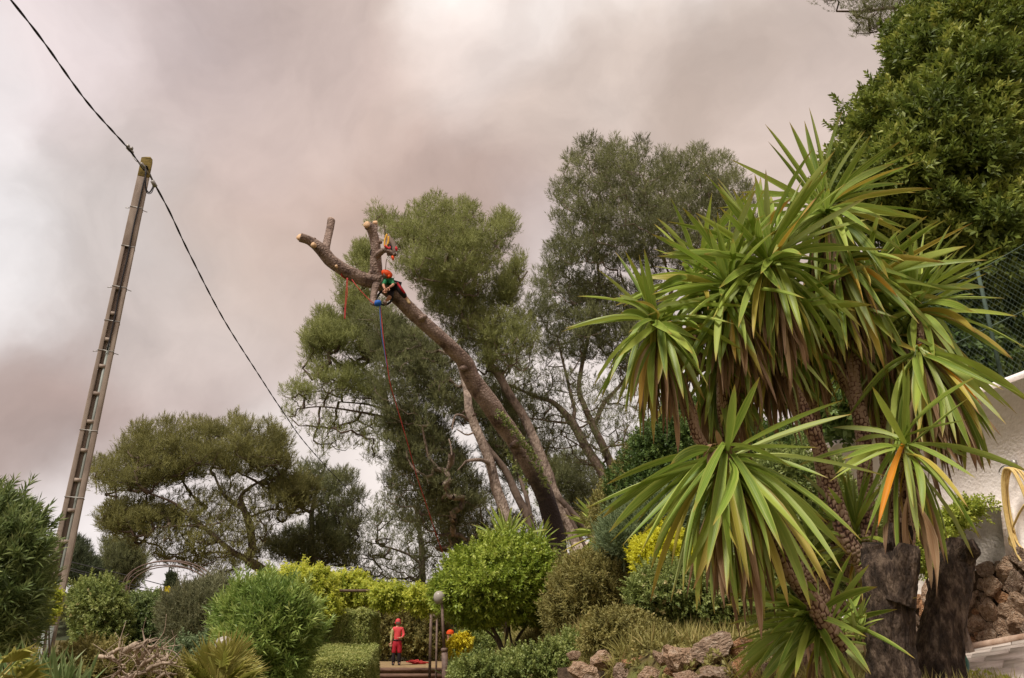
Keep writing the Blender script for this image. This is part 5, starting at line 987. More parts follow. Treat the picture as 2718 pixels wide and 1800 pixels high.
# right rear stems
head(SR, (2430, 815), 4.95, [(2367, 602, .01), (2415, 625, .01), (2432, 612, .01), (2456, 602, .01), (2553, 654, .03), (2588, 648, .04), (2619, 726, .06), (2668, 792, .05), (2642, 878, .1), (2600, 830, .1), (2590, 760, .04), (2500, 700, .02), (2340, 700, .04), (2530, 900, .1), (2480, 960, .1), (2700, 840, .08)], 22, .62, g, skirt=12, dead=16)
head(SR, (2440, 920), 4.6, [(2722, 1056, .06), (2671, 1081, .07), (2671, 1127, .07), (2651, 1184, .08), (2602, 1213, .08), (2640, 1150, .08), (2600, 1100, .08, 'yucca_yellow'), (2540, 1180, .08), (2500, 1130, .08, OR), (2660, 1160, .1, 'yucca_dead'), (2450, 1180, .06), (2480, 1210, .06, OR), (2565, 1120, .08), (2700, 1100, .08), (2430, 1100, .05), (2610, 1080, .1, OR)], 10, .68, g, elev=(-85, -30), skirt=12, dead=34)
head(SR, (2330, 880), 5.1, [], 22, .62, g, elev=(-88, -20), skirt=26, dead=46)
head(SR, (2396, 1180), 4.3, [(2412, 975, .01), (2396, 960, .01), (2315, 1026, .02), (2568, 1115, .06), (2573, 1055, .02), (2608, 1434, .09), (2516, 1497, .08), (2390, 1537, .06), (2275, 1377, .06), (2300, 1340, .06), (2470, 1505, .06), (2560, 1370, .08), (2590, 1270, .08), (2330, 1400, .08, OR), (2480, 1480, .08), (2440, 1440, .06), (2310, 1130, .04), (2350, 1440, .06)], 7, .55, g, elev=(-70, 30), skirt=4, dead=8, W=.05)
# lowest head
head(SB, (1925, 1200), 3.9, [(1550, 1352, .06), (1573, 1379, .08), (1619, 1441, .06), (1650, 1450, .06), (1700, 1470, .08), (2239, 1062, .05), (2262, 1099, .06), (2172, 1189, .03), (2017, 1000, .01), (1950, 1020, .01), (2200, 1391, .1), (2130, 1330, .1), (2075, 1458, .1), (2110, 1440, .1), (2000, 1475, .08), (1990, 1560, .08, 'yucca_yellow'), (1930, 1580, .07), (1860, 1590, .07), (1800, 1500, .08), (1750, 1420, .08), (1840, 1360, .06), (1875, 1520, .08), (1820, 1530, .08), (2050, 1560, .09), (2200, 1270, .12), (2170, 1550, .1), (2160, 1460, .1), (1900, 1600, .06, 'yucca_dead'), (1780, 1600, .06), (1960, 1440, .06, 'yucca_yellow'), (2020, 1590, .06, 'yucca_dead'), (1700, 1330, .04), (2100, 1240, .1)], 16, .68, g, elev=(-75, -10), skirt=14, dead=16, W=.062)
SB.add(at(1905, 1190, 3.9), at(1880, 1240, 3.8), .04, .3, 'yucca_dead'); SB.add(at(1915, 1195, 3.9), at(1900, 1140, 3.85), .03, .1, 'yucca_dead'); SB.add(at(1900, 1180, 3.88), at(1868, 1215, 3.8), .03, .35, 'yucca_dead')
head(SB, (2162, 1646), 4.2, [(1933, 1659, .04), (1926, 1766, .05), (1983, 1764, .05), (1991, 1805, .05), (1960, 1640, .04), (2040, 1600, .04), (2110, 1800, .05), (2170, 1810, .05), (2060, 1790, .05), (2025, 1620, .03), (2140, 1560, .02), (1975, 1700, .04), (2080, 1570, .03)], 12, .5, g, elev=(-60, 20), skirt=4, dead=4, azim=(120, 300), W=.055)
head(SB, (2200, 1700), 4.4, [(2300, 1617, .06), (2290, 1560, .05), (2305, 1790, .05)], 10, .45, g, elev=(-20, 50), skirt=0, dead=6, W=.045)
head(SY, (2274, 1440), 4.9, [(2240, 1260, .01), (2300, 1230, .01), (2180, 1350, .04), (2190, 1410, .04), (2360, 1300, .03), (2200, 1480, .06), (2150, 1440, .05), (2250, 1250, .01)], 16, .5, g, elev=(-30, 70), skirt=2, dead=4, W=.045)
head(SY, (2150, 1500), 5.2, [(2060, 1380, .03), (2100, 1390, .02), (2020, 1430, .05), (2230, 1400, .04)], 18, .5, g, elev=(-40, 70), skirt=2, dead=6, W=.04)
head(SB, (2284, 1690), 4.05, [(2250, 1640), (2270, 1640), (2300, 1630), (2330, 1650), (2260, 1620)], 4, .14, g, elev=(10, 80), skirt=0, dead=0, W=.03)
for s_ in (SY, SR, SB): s_.finish(g)
# stems with their lozenge leaf scars
def scar(seed, n_ang=9, pitch=.028):
    def d(l, a):
        l = l + .007 * np.sin(l * 31 + 2 * np.sin(a * 2 + l * 9)) + .003 * np.sin(5 * a + l * 60); row = np.floor(l / pitch); fl = l / pitch - row; hs_ = np.sin(row * 12.9898 + seed) * 43758.5; hs_ = hs_ - np.floor(hs_); fa = (a / (2 * math.pi) * n_ang + .5 * (row % 2) + .5 * hs_ + .12 * np.sin(a * 3 + row)) % 1.0
        e = np.minimum(np.minimum(fl, 1 - fl) * 3.2, np.minimum(fa, 1 - fa) * 3.6); return .86 + .14 * np.clip(e * 1.7, 0, 1) + .05 * (hs_ - .5) + .04 * np.sin(l * 7 + seed) * np.sin(a + l * 3) + .03 * np.sin(l * 23 + a * 2)
    return d
m, nt, b = newmat('yucca_stem_bark'); N = nt.nodes; L = nt.links; at_ = N.new('ShaderNodeAttribute'); at_.attribute_name = 'plate'
nz = N.new('ShaderNodeTexNoise'); nz.inputs['Scale'].default_value = 30; tc = N.new('ShaderNodeTexCoord'); L.new(tc.outputs['Object'], nz.inputs[0]); ad = N.new('ShaderNodeMath'); ad.operation = 'MULTIPLY_ADD'; ad.inputs[1].default_value = .5; L.new(nz.outputs[0], ad.inputs[0]); L.new(at_.outputs['Fac'], ad.inputs[2])
L.new(ramp(nt, ad.outputs[0], [(.3, lin((60, 36, 32))), (.75, lin((122, 88, 70))), (1.0, lin((166, 138, 116)))]), b.inputs['Base Color']); b.inputs['Roughness'].default_value = .9; M['yucca_stem'] = m
def ystem(pts, T, seed, name='stem'):
    p, r = path_px(pts, 10); ln = np.concatenate([[0], np.cumsum(np.linalg.norm(np.diff(p, axis=0), axis=1))]); nn = int(ln[-1] / .0056); t = np.linspace(0, ln[-1], nn)
    p = np.stack([np.interp(t, ln, p[:, k]) for k in range(3)], 1); r = np.interp(t, ln, r); d = scar(seed); ang = np.arange(54) * 2 * math.pi / 54
    v, f, a = tube_arrays(p, r, 54, True, d); pl = ((d(t[:, None], ang[None]) - .86) / .14).clip(0, 1).ravel()
    me = mesh_np(name, v, [i for q in f for i in q], [len(q) for q in f], {'plate': pl}, True); return link(name, me, M['yucca_stem'], T)
ystem([(2330, 1560, 4.75, 46), (2289, 1491, 4.75, 44), (2247, 1430, 4.72, 42), (2224, 1353, 4.7, 40), (2201, 1277, 4.7, 38), (2178, 1200, 4.65, 36), (2154, 1137, 4.6, 36), (2116, 1060, 4.6, 36), (2097, 1014, 4.6, 34), (2070, 900, 4.55, 32), (2045, 780, 4.5, 30), (2040, 700, 4.4, 24)], YU, 1)
ystem([(2320, 1560, 4.85, 40), (2309, 1446, 4.85, 38), (2298, 1302, 4.85, 36), (2292, 1158, 4.85, 36), (2275, 1072, 4.85, 38), (2262, 1014, 4.85, 40), (2266, 888, 4.8, 34), (2240, 760, 4.75, 32), (2200, 600, 4.7, 26)], YU, 2)
ystem([(2258, 1030, 4.86, 36), (2228, 990, 4.86, 34), (2200, 955, 4.86, 32), (2143, 878, 4.86, 30), (2105, 810, 4.88, 26)], YU, 3)
ystem([(2225, 1712, 4.15, 50), (2213, 1694, 4.12, 48), (2159, 1602, 4.05, 44), (2102, 1525, 4.0, 40), (2075, 1468, 3.97, 37), (2030, 1380, 3.95, 34), (1970, 1280, 3.92, 32), (1928, 1205, 3.9, 26)], YB, 4)
ystem([(2220, 1640, 5.0, 36), (2100, 1480, 4.9, 32), (1960, 1320, 4.8, 30), (1856, 1167, 4.7, 28), (1833, 1087, 4.65, 28), (1790, 970, 4.62, 26), (1744, 855, 4.6, 22)], YU, 5)
ystem([(2240, 1620, 5.1, 36), (2080, 1400, 5.0, 32), (1940, 1220, 4.9, 30), (1921, 1118, 4.8, 28), (1917, 1041, 4.7, 28), (1925, 900, 4.6, 26), (1932, 775, 4.5, 22)], YU, 6)
ystem([(2290, 1600, 5.3, 36), (2240, 1480, 5.25, 34), (2200, 1380, 5.25, 32), (2180, 1240, 5.2, 30), (2160, 1100, 5.1, 30), (2120, 900, 5, 28)], YU, 7)
ystem([(2380, 1480, 4.6, 34), (2400, 1400, 4.5, 30), (2402, 1290, 4.4, 28), (2396, 1190, 4.3, 22)], YR, 8)
ystem([(2400, 1500, 5.2, 36), (2420, 1300, 5.1, 34), (2425, 1100, 5, 32), (2436, 940, 4.8, 30), (2432, 825, 4.95, 24)], YR, 9)
ystem([(2395, 1500, 5.3, 32), (2350, 1200, 5.2, 30), (2330, 1000, 5.1, 28), (2330, 890, 5.1, 24)], YR, 10)
o = cover('dry_grass', 'dry grass and roots tumbling over the yucca base', (1.5, 2.75), (3.9, 6.2), 700, 'grass', .16, .007, 7, 64, cat='grass')
# stumps
def ridged(seed):
    b0 = barkdisp(seed, .12); g = np.random.default_rng(seed); ph = g.uniform(0, 6, 6)
    return lambda l, a: b0(l, a) * (1 + .03 * np.sin(11 * a + 2.2 * np.sin(l * 9 + ph[0]) + ph[1]) + .03 * np.sin(19 * a + 3 * np.sin(l * 14 + ph[2]) + l * 6) + .018 * np.sin(l * 60 + 5 * np.sin(3 * a + ph[3])) + .02 * np.sin(29 * a + 4 * np.sin(l * 22 + ph[4])))
def stump(name, label, parts, seed, knots):
    b0 = at(parts[0][0][0], parts[0][0][1], parts[0][0][2]); T = thing(name, label, 'stump', (b0[0], b0[1], float(terrain(b0[0], b0[1])))); mb = MB()
    for k, p in enumerate(parts): q, r = path_px(p, 24); mb.tube(q, r, 64, disp=ridged(seed + k))
    for (x, y, Y, r, dx, dy) in knots:
        a = at(x, y, Y); q = at(x + dx * .4, y + dy * .4, Y - .015); rr = r * Y / F; mb.tube(smooth_path([a, (a + q) / 2, q], 3), np.linspace(rr * 2.0, rr * .9, 7), 12, disp=barkdisp(seed + 9, .15))
    mb.build('stump_body', M['stump'], T); return T
def stp_(px, py, Y, w): return (px, py, Y, w)
T = stump('tree_stump', 'thick dark bark stump with forked cut top below the yucca', [[(2374, 1860, 4.35, 140), (2366, 1780, 4.35, 112), (2358, 1700, 4.35, 102), (2354, 1600, 4.35, 108), (2348, 1530, 4.35, 102), (2335, 1480, 4.4, 84), (2325, 1448, 4.4, 66)], [(2375, 1600, 4.3, 90), (2392, 1530, 4.28, 72), (2408, 1480, 4.25, 56), (2415, 1452, 4.25, 44)], [(2368, 1560, 4.42, 60), (2385, 1470, 4.45, 50), (2390, 1396, 4.45, 56)]], 31, [])
def endcap(T, px, py, Y, w, n, m):
    c = at(px, py, Y); n = unit(np.array(n, float)); u = unit(np.cross(n, [.3, .2, 1])); v = np.cross(n, u); rr = w / 2 * Y / F; a = np.linspace(0, 6.283, 18, endpoint=False); ring = [c + (u * math.cos(t) + v * math.sin(t)) * rr * (1 + .08 * math.sin(3 * t + 1)) for t in a]; mb = MB(); mb.add([*(p - n * .03 for p in ring), *(p + n * .008 for p in ring), c - n * .006], [(k, (k + 1) % 18, 18 + (k + 1) % 18, 18 + k) for k in range(18)] + [(18 + k, 18 + (k + 1) % 18, 36) for k in range(18)]); mb.build('cut_top', M[m], T, False)
endcap(T, 2325, 1446, 4.4, 62, (0, -.2, 1), 'stump'); endcap(T, 2416, 1450, 4.25, 42, (.2, -.2, 1), 'stump')
T = stump('tree_stump', 'leaning dark stump with a sawn side knot in front of the stone wall', [[(2484, 1850, 4.7, 136), (2492, 1760, 4.7, 108), (2503, 1680, 4.7, 96), (2518, 1600, 4.7, 84), (2535, 1520, 4.7, 76), (2550, 1460, 4.7, 62), (2553, 1438, 4.7, 56)], [(2545, 1490, 4.68, 50), (2568, 1466, 4.62, 40), (2584, 1452, 4.58, 36)]], 41, [])
endcap(T, 2586, 1450, 4.56, 40, (.7, -.7, .3), 'stump'); endcap(T, 2553, 1436, 4.7, 54, (0, -.1, 1), 'stump')
cover('stump_weeds', 'small green weeds and fallen leaves round the foot of the stumps', (2.3, 3.7), (4.2, 5.6), 260, 'ivy_light', .05, .035, 5, 65, ang=(20, 80), hgt=.04, cat='weeds')
# clump of rock and herbs at the stump foot
# yuccas beside the pines
for k, (cx, cy, Y, n, L0, lab) in enumerate([(1345, 1450, 24, 40, 1.15, 'young yucca with arching leaves behind the round shrub, left of the dark trunk'), (1432, 1450, 25.5, 22, .9, 'yellowish yucca leaves close against the left side of the dark trunk'), (1605, 1425, 22, 46, 1.25, 'drooping grey green yucca right of the dark trunk')]):
    p = at(cx, cy, Y); T = thing('young_yucca', lab, 'yucca', tuple(ground(p[0], p[1]))); mb = MB(); mb.tube([ground(p[0], p[1]) - [0, 0, .1], p], .1, 10, disp=barkdisp(k)); mb.build('stem', M['bark_dark'], T); SS = Straps(T, 120)
    head(SS, (cx, cy), Y, [], n, L0, g, W=.075, elev=(-70, 75), skirt=12, dead=8); SS.finish(g)
# iris clump, strap plants, fan palms
def strapclump(name, label, cat, specs, Y, m, seed, n, L0, W, spread, prof=None, elev=(50, 88), bow=.08):
    g = np.random.default_rng(seed); cx = np.mean([s[0] for s in specs]); p = at(cx, specs[0][1], Y); T = thing(name, label, cat, (p[0], p[1], p[2] - .05)); SS = Straps(T, 250)
    for (px, py, dY) in specs:
        c = at(px, py, Y + dY)
        for k in range(n):
            el = R(g.uniform(*elev)); az = g.uniform(0, 6.283); d = np.array([math.cos(el) * math.cos(az), math.cos(el) * math.sin(az), math.sin(el)]); b_ = c + np.array([g.normal(0, spread), g.normal(0, spread), 0])
            SS.add(b_, b_ + d * L0 * g.uniform(.6, 1.1), W * g.uniform(.7, 1.2), bow * g.uniform(.3, 1.8), m, g.normal(0, .5), g.normal(0, .6))
    SS.finish(g); return T
strapclump('iris_clump', 'clump of upright grey green iris leaves in the lower left corner', 'iris', [(-10, 1850, 0), (40, 1850, .1), (90, 1850, -.1), (120, 1860, 0), (160, 1860, 0), (190, 1870, .2), (60, 1880, -.3), (140, 1880, -.4)], 6.5, 'iris_strap', 71, 15, .42, .032, .05, elev=(52, 88))
strapclump('strap_leaf_plant', 'bright clump of arching strap leaves beside the lamp post foot', 'plant', [(1215, 1800, 0), (1240, 1795, 0), (1270, 1790, .2), (1300, 1788, .3), (1320, 1785, .4)], 17, 'iris_strap', 72, 22, .48, .04, .1, elev=(25, 85), bow=.14)
def fanpalm(name, label, cx, cy, Y, n, seed, Rl=.5, az0=(0, 360), el0=(15, 85), pm='palm'):
    g = np.random.default_rng(seed); c = at(cx, cy, Y); T = thing(name, label, 'palm', tuple(c))
    for k in range(n):
        el = R(g.uniform(*el0)); az = R(g.uniform(*az0)); d = np.array([math.cos(el) * math.cos(az), math.cos(el) * math.sin(az), math.sin(el)]); st = g.uniform(.15, .35); hub = c + d * st; u = unit(np.cross(d, [0, 0, 1]) + .3 * g.normal(size=3)); u = unit(u - d * (u @ d)); nrm_ = np.cross(u, d); mb = MB(); mb.tube([c, hub], .006, 4, cap=False); V = []; n0 = mb.n
        for j_ in range(19):
            a = R(-75 + 150 * j_ / 18); dd = d * math.cos(a) + u * math.sin(a); l = Rl * (.75 + .25 * math.cos(a)) * g.uniform(.92, 1.05); e = unit(np.cross(dd, nrm_)) * .014; tip = hub + dd * l + nrm_ * .03 * g.normal() - np.array([0, 0, .05 * g.random()])
            md = hub + dd * l * .55; mb.add([hub, md + e + nrm_ * .008, tip, md - e + nrm_ * .008, md - nrm_ * .004], [(0, 4, 1), (1, 4, 2), (0, 3, 4), (4, 3, 2)], [.3 + .5 * (k / n) + .1 * math.sin(j_), .5 * (k / n) + .2, .9, .5 * (k / n) + .2, .3 * (k / n) + .1])
        mb.build('frond', M[pm], T, False)
fanpalm('fan_palm', 'dwarf fan palm with yellow green fans in front of the tall oleander', 575, 1850, 9.5, 30, 81, .42, el0=(5, 88))
fanpalm('fan_palm', 'yellowish fan palm frond cut by the lower left corner', -50, 1850, 5.2, 4, 82, .2, el0=(10, 50), az0=(-40, 60))

# ================================================================== SMALL THINGS
AR = thing('metal_arch', 'thin rusty rose arch of paired hoops on the left skyline', 'arch', tuple(ground(*at(440, 1700, 17)[:2])))
def hoop(x0, x1, ytop, yspring, Y, w):
    pts = [(x0, 1760)] + [(x0, y) for y in (1680, 1600, yspring)]; cx = (x0 + x1) / 2; rx = (x1 - x0) / 2
    pts += [(cx - rx * math.cos(a), yspring - (yspring - ytop) * math.sin(a)) for a in np.linspace(0, math.pi, 13)[1:]]; pts += [(x1, 1600), (x1, 1700), (x1, 1760)]
    mb = MB(); mb.tube(smooth_path([at(a, b, Y) for a, b in pts], 3), w, 6); mb.build('hoop', M['rust'], AR)
hoop(325, 560, 1490, 1560, 17, .014); hoop(333, 552, 1500, 1562, 17.2, .012); hoop(337, 566, 1488, 1548, 17.9, .014); hoop(343, 560, 1504, 1565, 18, .012)
for y in range(1560, 1720, 14): mb = MB(); mb.tube([at(325, y, 17), at(337, y + (6 if (y // 14) % 2 else -6), 17.9)], .006, 4); mb.build('cross_bar', M['rust'], AR)
# lamp post
LP_ = thing('lamp_post', 'slim brown garden lamp post with a white globe, left of the round shrub', 'lamp post', tuple(ground(*at(1176, 1795, 13.8)[:2]))); Yl = 13.8; gl = ground(*at(1180, 1790, Yl)[:2])
mb = MB(); mb.tube([at(1182, 1860, Yl), at(1180, 1728, Yl)], .05, 12); mb.build('base_column', M['rust'], LP_); mb = MB(); mb.tube([at(1180, 1730, Yl), at(1179, 1722, Yl), at(1179, 1720, Yl)], [.056, .056, .04], 12); mb.build('collar', M['rust'], LP_)
mb = MB(); mb.tube([at(1179, 1722, Yl), at(1173, 1603, Yl)], [.027, .022], 10); mb.build('pole', M['rust'], LP_); c = at(1166, 1586, Yl); mb = MB(); mb.tube([c + [0, 0, z] for z in (-.105, -.095, -.06, 0, .06, .095, .105)], [.03, .05, .085, .1, .085, .05, .01], 18); mb.build('globe', M['globe'], LP_)
# cut posts, branch heap, log
mb = MB(); mb.tube([at(612, 1780, 13.6), at(612, 1700, 13.6), at(616, 1650, 13.6), at(612, 1608, 13.6)], [.07, .065, .06, .07], 10, disp=barkdisp(2, .08)); mb.tube([at(614, 1640, 13.6), at(632, 1622, 13.5)], [.05, .035], 8); o = mb.build('sawn_trunk', M['twig_pale']); tag(o, 'thin sawn off trunk standing at the left end of the pergola vine', 'trunk')
mb = MB(); c = at(595, 1708, 11); mb.tube([c + [0, 0, z] for z in (-.12, -.08, 0, .06, .09)], [.06, .1, .12, .09, .02], 12); o = mb.build('white_post_cap', M['globe']); tag(o, 'small white rounded object behind the dwarf fan palm', 'lamp globe')
BR = thing('branch_heap', 'heap of grey bare twisted branches lying low left of the fan palm', 'branches', tuple(at(390, 1810, 8.5))); g = np.random.default_rng(15)
for k, (x0, y0, x1, y1, bend) in enumerate([(330, 1810, 430, 1785, -14), (300, 1800, 335, 1772, -10), (375, 1770, 385, 1725, 10), (380, 1765, 440, 1745, -12), (390, 1780, 470, 1762, -10), (325, 1820, 460, 1800, -26), (290, 1735, 350, 1722, -6), (296, 1740, 330, 1765, 10), (372, 1765, 360, 1712, 6), (376, 1750, 410, 1712, -8), (430, 1775, 445, 1730, 6), (350, 1800, 300, 1790, 4), (400, 1815, 470, 1790, -12), (262, 1742, 320, 1758, -4), (345, 1790, 300, 1820, 8), (440, 1750, 400, 1790, -12), (395, 1735, 430, 1722, -8), (360, 1730, 400, 1700, -10)]):
    Yb_ = g.uniform(8.1, 8.9); a = at(x0, y0, Yb_); b_ = at(x1, y1, Yb_ + g.uniform(-.3, .3)); m_ = at((x0 + x1) / 2 + g.normal(0, 4), (y0 + y1) / 2 + bend, Yb_ - .1); q = smooth_path([a, m_, b_], 6); q += g.normal(0, .006, q.shape); mb = MB(); mb.tube(q, np.linspace(.022, .007, len(q)) * g.uniform(.7, 1.3), 6)
    for s_ in range(5):
        i_ = g.integers(2, len(q)); d = unit(g.normal(size=3) + [0, -.2, .6]); l = g.uniform(.1, .3); mb.tube(smooth_path([q[i_], q[i_] + d * l * .5 + g.normal(0, .03, 3), q[i_] + d * l + g.normal(0, .05, 3)], 4), np.linspace(.007, .002, 9), 4)
    mb.build('branch', M['twig_pale'], BR)
LG = thing('cut_log', 'short sawn log lying on the heap of bare branches', 'log', tuple(at(345, 1725, 8.6))); mb = MB(); a = at(325, 1733, 8.7); b_ = at(360, 1712, 8.5); mb.tube(smooth_path([a, (a + b_) / 2, b_], 4), .035, 12, disp=barkdisp(4, .06)); mb.build('log_body', M['twig_pale'], LG)
# rope heap on the terrace
mb = MB(); g = np.random.default_rng(2); c = at(1108, 1737, 35.5); c[2] = tz + .06; pts = [c + [g.normal(0, .2), g.normal(0, .15), abs(g.normal(0, .06))] for _ in range(60)]; mb.tube(smooth_path(pts, 5), .022, 4); o = mb.build('rope_heap', M['red_rope']); tag(o, 'tangled heap of red rope lying on the earth terrace', 'rope')
mb = MB(); pts = [at(1035, 1745, 34) + [g.normal(0, .6), g.normal(0, .25), .02] for _ in range(16)]
# ropes at the tree
def rope(label, pts, m, r=.011, name='rope'):
    mb = MB(); mb.tube(smooth_path([at(*p) for p in pts], 8), r, 6); o = mb.build(name, M[m]); return tag(o, label, 'rope')
def wrap(label, cx, cy, Y, wpx, hpx, tilt, m, turns=2, r=.018):
    mb = MB(); pts = []; Rr = wpx / 2 * Y / F * 1.12
    for k in range(turns * 14 + 1):
        a = k / 14 * 2 * math.pi; p = at(cx, cy, Y) + np.array([0, 0, 0]); axd = unit(at(cx + math.cos(tilt) * 10, cy + math.sin(tilt) * 10, Y - .1) - p); u = unit(np.cross(axd, [0, 1, 0])); v = np.cross(axd, u); pts.append(p + u * Rr * math.cos(a) + v * Rr * math.sin(a) + axd * (k / 14 * .05 - .05))
    mb.tube(pts, r, 6); o = mb.build('rope', M[m]); return tag(o, label, 'rope')
wrap('red sling wrapped round the left limb of the topped trunk, nearer the fork', 920, 722, 21.68, 34, 0, .35, 'red_rope', 2); wrap('dark red rope wrapped round the left limb beside the red sling', 938, 731, 21.75, 34, 0, .35, 'red_rope', 1, .014)
rope('thin red rope hanging straight down from the left limb', [(921, 738, 21.4), (919, 770, 21.4), (916, 810, 21.4), (914, 846, 21.4)], 'red_rope', .012); rope('thin doubled red rope dropping beside the hanging one', [(923, 738, 21.35), (922, 775, 21.35), (918, 815, 21.35), (916, 848, 21.35)], 'red_rope', .01)
rope('red rope running from the left limb to the blue lowering device', [(934, 742, 21.5), (945, 757, 21.4), (960, 775, 21.4), (985, 800, 21.4), (1000, 808, 21.4)], 'red_rope', .012)
rope('blue rope hanging from the lowering device under the crotch', [(1008, 812, 21.3), (1010, 850, 21.3), (1015, 900, 21.4), (1022, 940, 21.5), (1028, 975, 21.6)], 'blue_rope', .015)
rope('long red rope descending to the right in front of the pines', [(1010, 815, 21.35), (1018, 900, 21.3), (1026, 955, 21.5), (1036, 1020, 21.7), (1052, 1075, 22), (1080, 1170, 22.4), (1105, 1260, 23), (1135, 1350, 23.6), (1165, 1440, 24.5), (1200, 1530, 26)], 'red_rope', .011)
wrap('dark rope sling girdling the trunk crotch above the blue device', 1022, 790, 22.2, 42, 0, .9, 'black', 2, .02); wrap('dark rope tied round the upright stem below its side branch', 998, 672, 21.82, 30, 0, 1.2, 'black', 1, .012)
LD = thing('lowering_device', 'blue rigging pulley with steel shackle hanging under the trunk crotch', 'pulley', tuple(at(1003, 806, 21.3)))
c = at(1003, 806, 21.3); mb = MB(); mb.tube([c + [-.1, 0, 0], c + [-.07, 0, 0], c + [.0, 0, .01], c + [.08, 0, .03], c + [.1, 0, .03]], [.03, .09, .1, .08, .03], 12); mb.build('pulley_body', M['blue'], LD); mb = MB(); mb.tube(smooth_path([c + [.05, -.03, .02], c + [.1, -.04, .12], c + [.05, -.03, .2], c + [0, -.03, .12], c + [.05, -.03, .02]], 5), .014, 5); mb.build('shackle', M['steel'], LD)
c = at(1018, 800, 21.3); mb = MB(); mb.tube([c, c + [.05, 0, -.04], c + [.07, 0, -.12]], [.05, .06, .03], 8); mb.build('brake_drum', M['rust'], LD)
# gear bundle hanging on the stem
GB = thing('climbing_gear_bundle', 'bundle of yellow straps, orange tool and grey scabbard hung on the stub branch', 'climbing gear', tuple(at(1040, 660, 21.2)))
def px3(l, Y): return [at(a, b, Y) for a, b in l]
def plate(pts, Y, th, m, name):
    f = px3(pts, Y); bk = [p + np.array([0, th, 0]) for p in f]; n = len(f); mb = MB(); mb.add(f + bk, [tuple(range(n)), tuple(range(2 * n - 1, n - 1, -1))] + [(k, n + k, n + (k + 1) % n, (k + 1) % n) for k in range(n)]); o = mb.build(name, M[m], GB, False); bb = o.modifiers.new('bevel', 'BEVEL'); bb.width = .012; bb.segments = 2; return o
plate([(1031, 617), (1037, 628), (1050, 644), (1050, 664), (1045, 682), (1028, 683), (1024, 660), (1026, 630)], 21.5, .08, 'canvas', 'scabbard')
mb = MB(); mb.tube(smooth_path(px3([(1027, 622), (1022, 636), (1021, 652), (1026, 655), (1031, 640), (1031, 628)], 21.4), 5), .03, 6); mb.build('yellow_strap', M['yellowstrap'], GB)
mb = MB(); mb.tube(smooth_path(px3([(1022, 652), (1028, 657), (1035, 660), (1038, 652)], 21.35), 5), .032, 6); mb.build('red_strap', M['red'], GB)
mb = MB(); mb.tube(smooth_path(px3([(1028, 650), (1036, 650), (1039, 656), (1038, 662)], 21.33), 5), .024, 6); mb.build('black_strap', M['blackcloth'], GB)
mb = MB(); mb.tube(px3([(1051, 655), (1052, 660), (1053, 666)], 21.35), [.02, .045, .02], 8); mb.build('red_pouch', M['red'], GB); mb = MB(); mb.tube(px3([(1041, 680), (1043, 685), (1044, 691)], 21.3), [.03, .045, .02], 8); mb.build('orange_handle', M['orange'], GB)
for x in (1029, 1035): mb = MB(); mb.tube(smooth_path(px3([(x, 680), (x - 2, 684), (x - 1, 688), (x + 2, 684), (x, 680)], 21.3), 5), .01, 5); mb.build('carabiner', M['white'], GB)
mb = MB(); mb.tube(smooth_path(px3([(1027, 686), (1025, 695), (1024, 706), (1023, 716)], 21.5), 5), .014, 5); mb.build('lanyard', M['rust'], GB)

# ================================================================== PEOPLE
def skin_mesh(name, joints, edges, m, parent, sub=2, root=0):
    """joints: [(xyz, rx, ry)] grown into one continuous surface"""
    me = bpy.data.meshes.new(name); me.from_pydata([tuple(float(x) for x in j[0]) for j in joints], edges, []); me.update()
    o = link(name, me, m, parent); sk = o.modifiers.new('skin', 'SKIN'); sk.use_smooth_shade = True
    for i_, j in enumerate(joints): d = me.skin_vertices[0].data[i_]; d.radius = (j[1], j[2] if len(j) > 2 else j[1]); d.use_root = (i_ == root)
    ss = o.modifiers.new('subsurf', 'SUBSURF'); ss.levels = sub; ss.render_levels = sub; return o
def ellips(name, c, r, m, parent, rot=None, half=False, n=14):
    V = []; ts = np.linspace(0 if not half else math.pi * .08, math.pi * (.56 if half else 1), 9); mb = MB(); rings = []
    for t in (np.linspace(.02, math.pi * (.58 if half else .994), 10)): rings.append([(math.sin(t) * math.cos(a), math.sin(t) * math.sin(a), math.cos(t)) for a in np.linspace(0, 2 * math.pi, n, endpoint=False)])
    v = np.array([p for r_ in rings for p in r_]) * np.asarray(r); 
    if rot is not None: v = v @ np.array(rot.to_matrix()).T
    f = [(i_ * n + j_, (i_ + 1) * n + j_, (i_ + 1) * n + (j_ + 1) % n, i_ * n + (j_ + 1) % n) for i_ in range(9) for j_ in range(n)] + [tuple(range(n))[::-1], tuple(range(9 * n, 10 * n))]
    mb.add(v + np.asarray(c), f); return mb.build(name, m, parent)
from mathutils import Euler
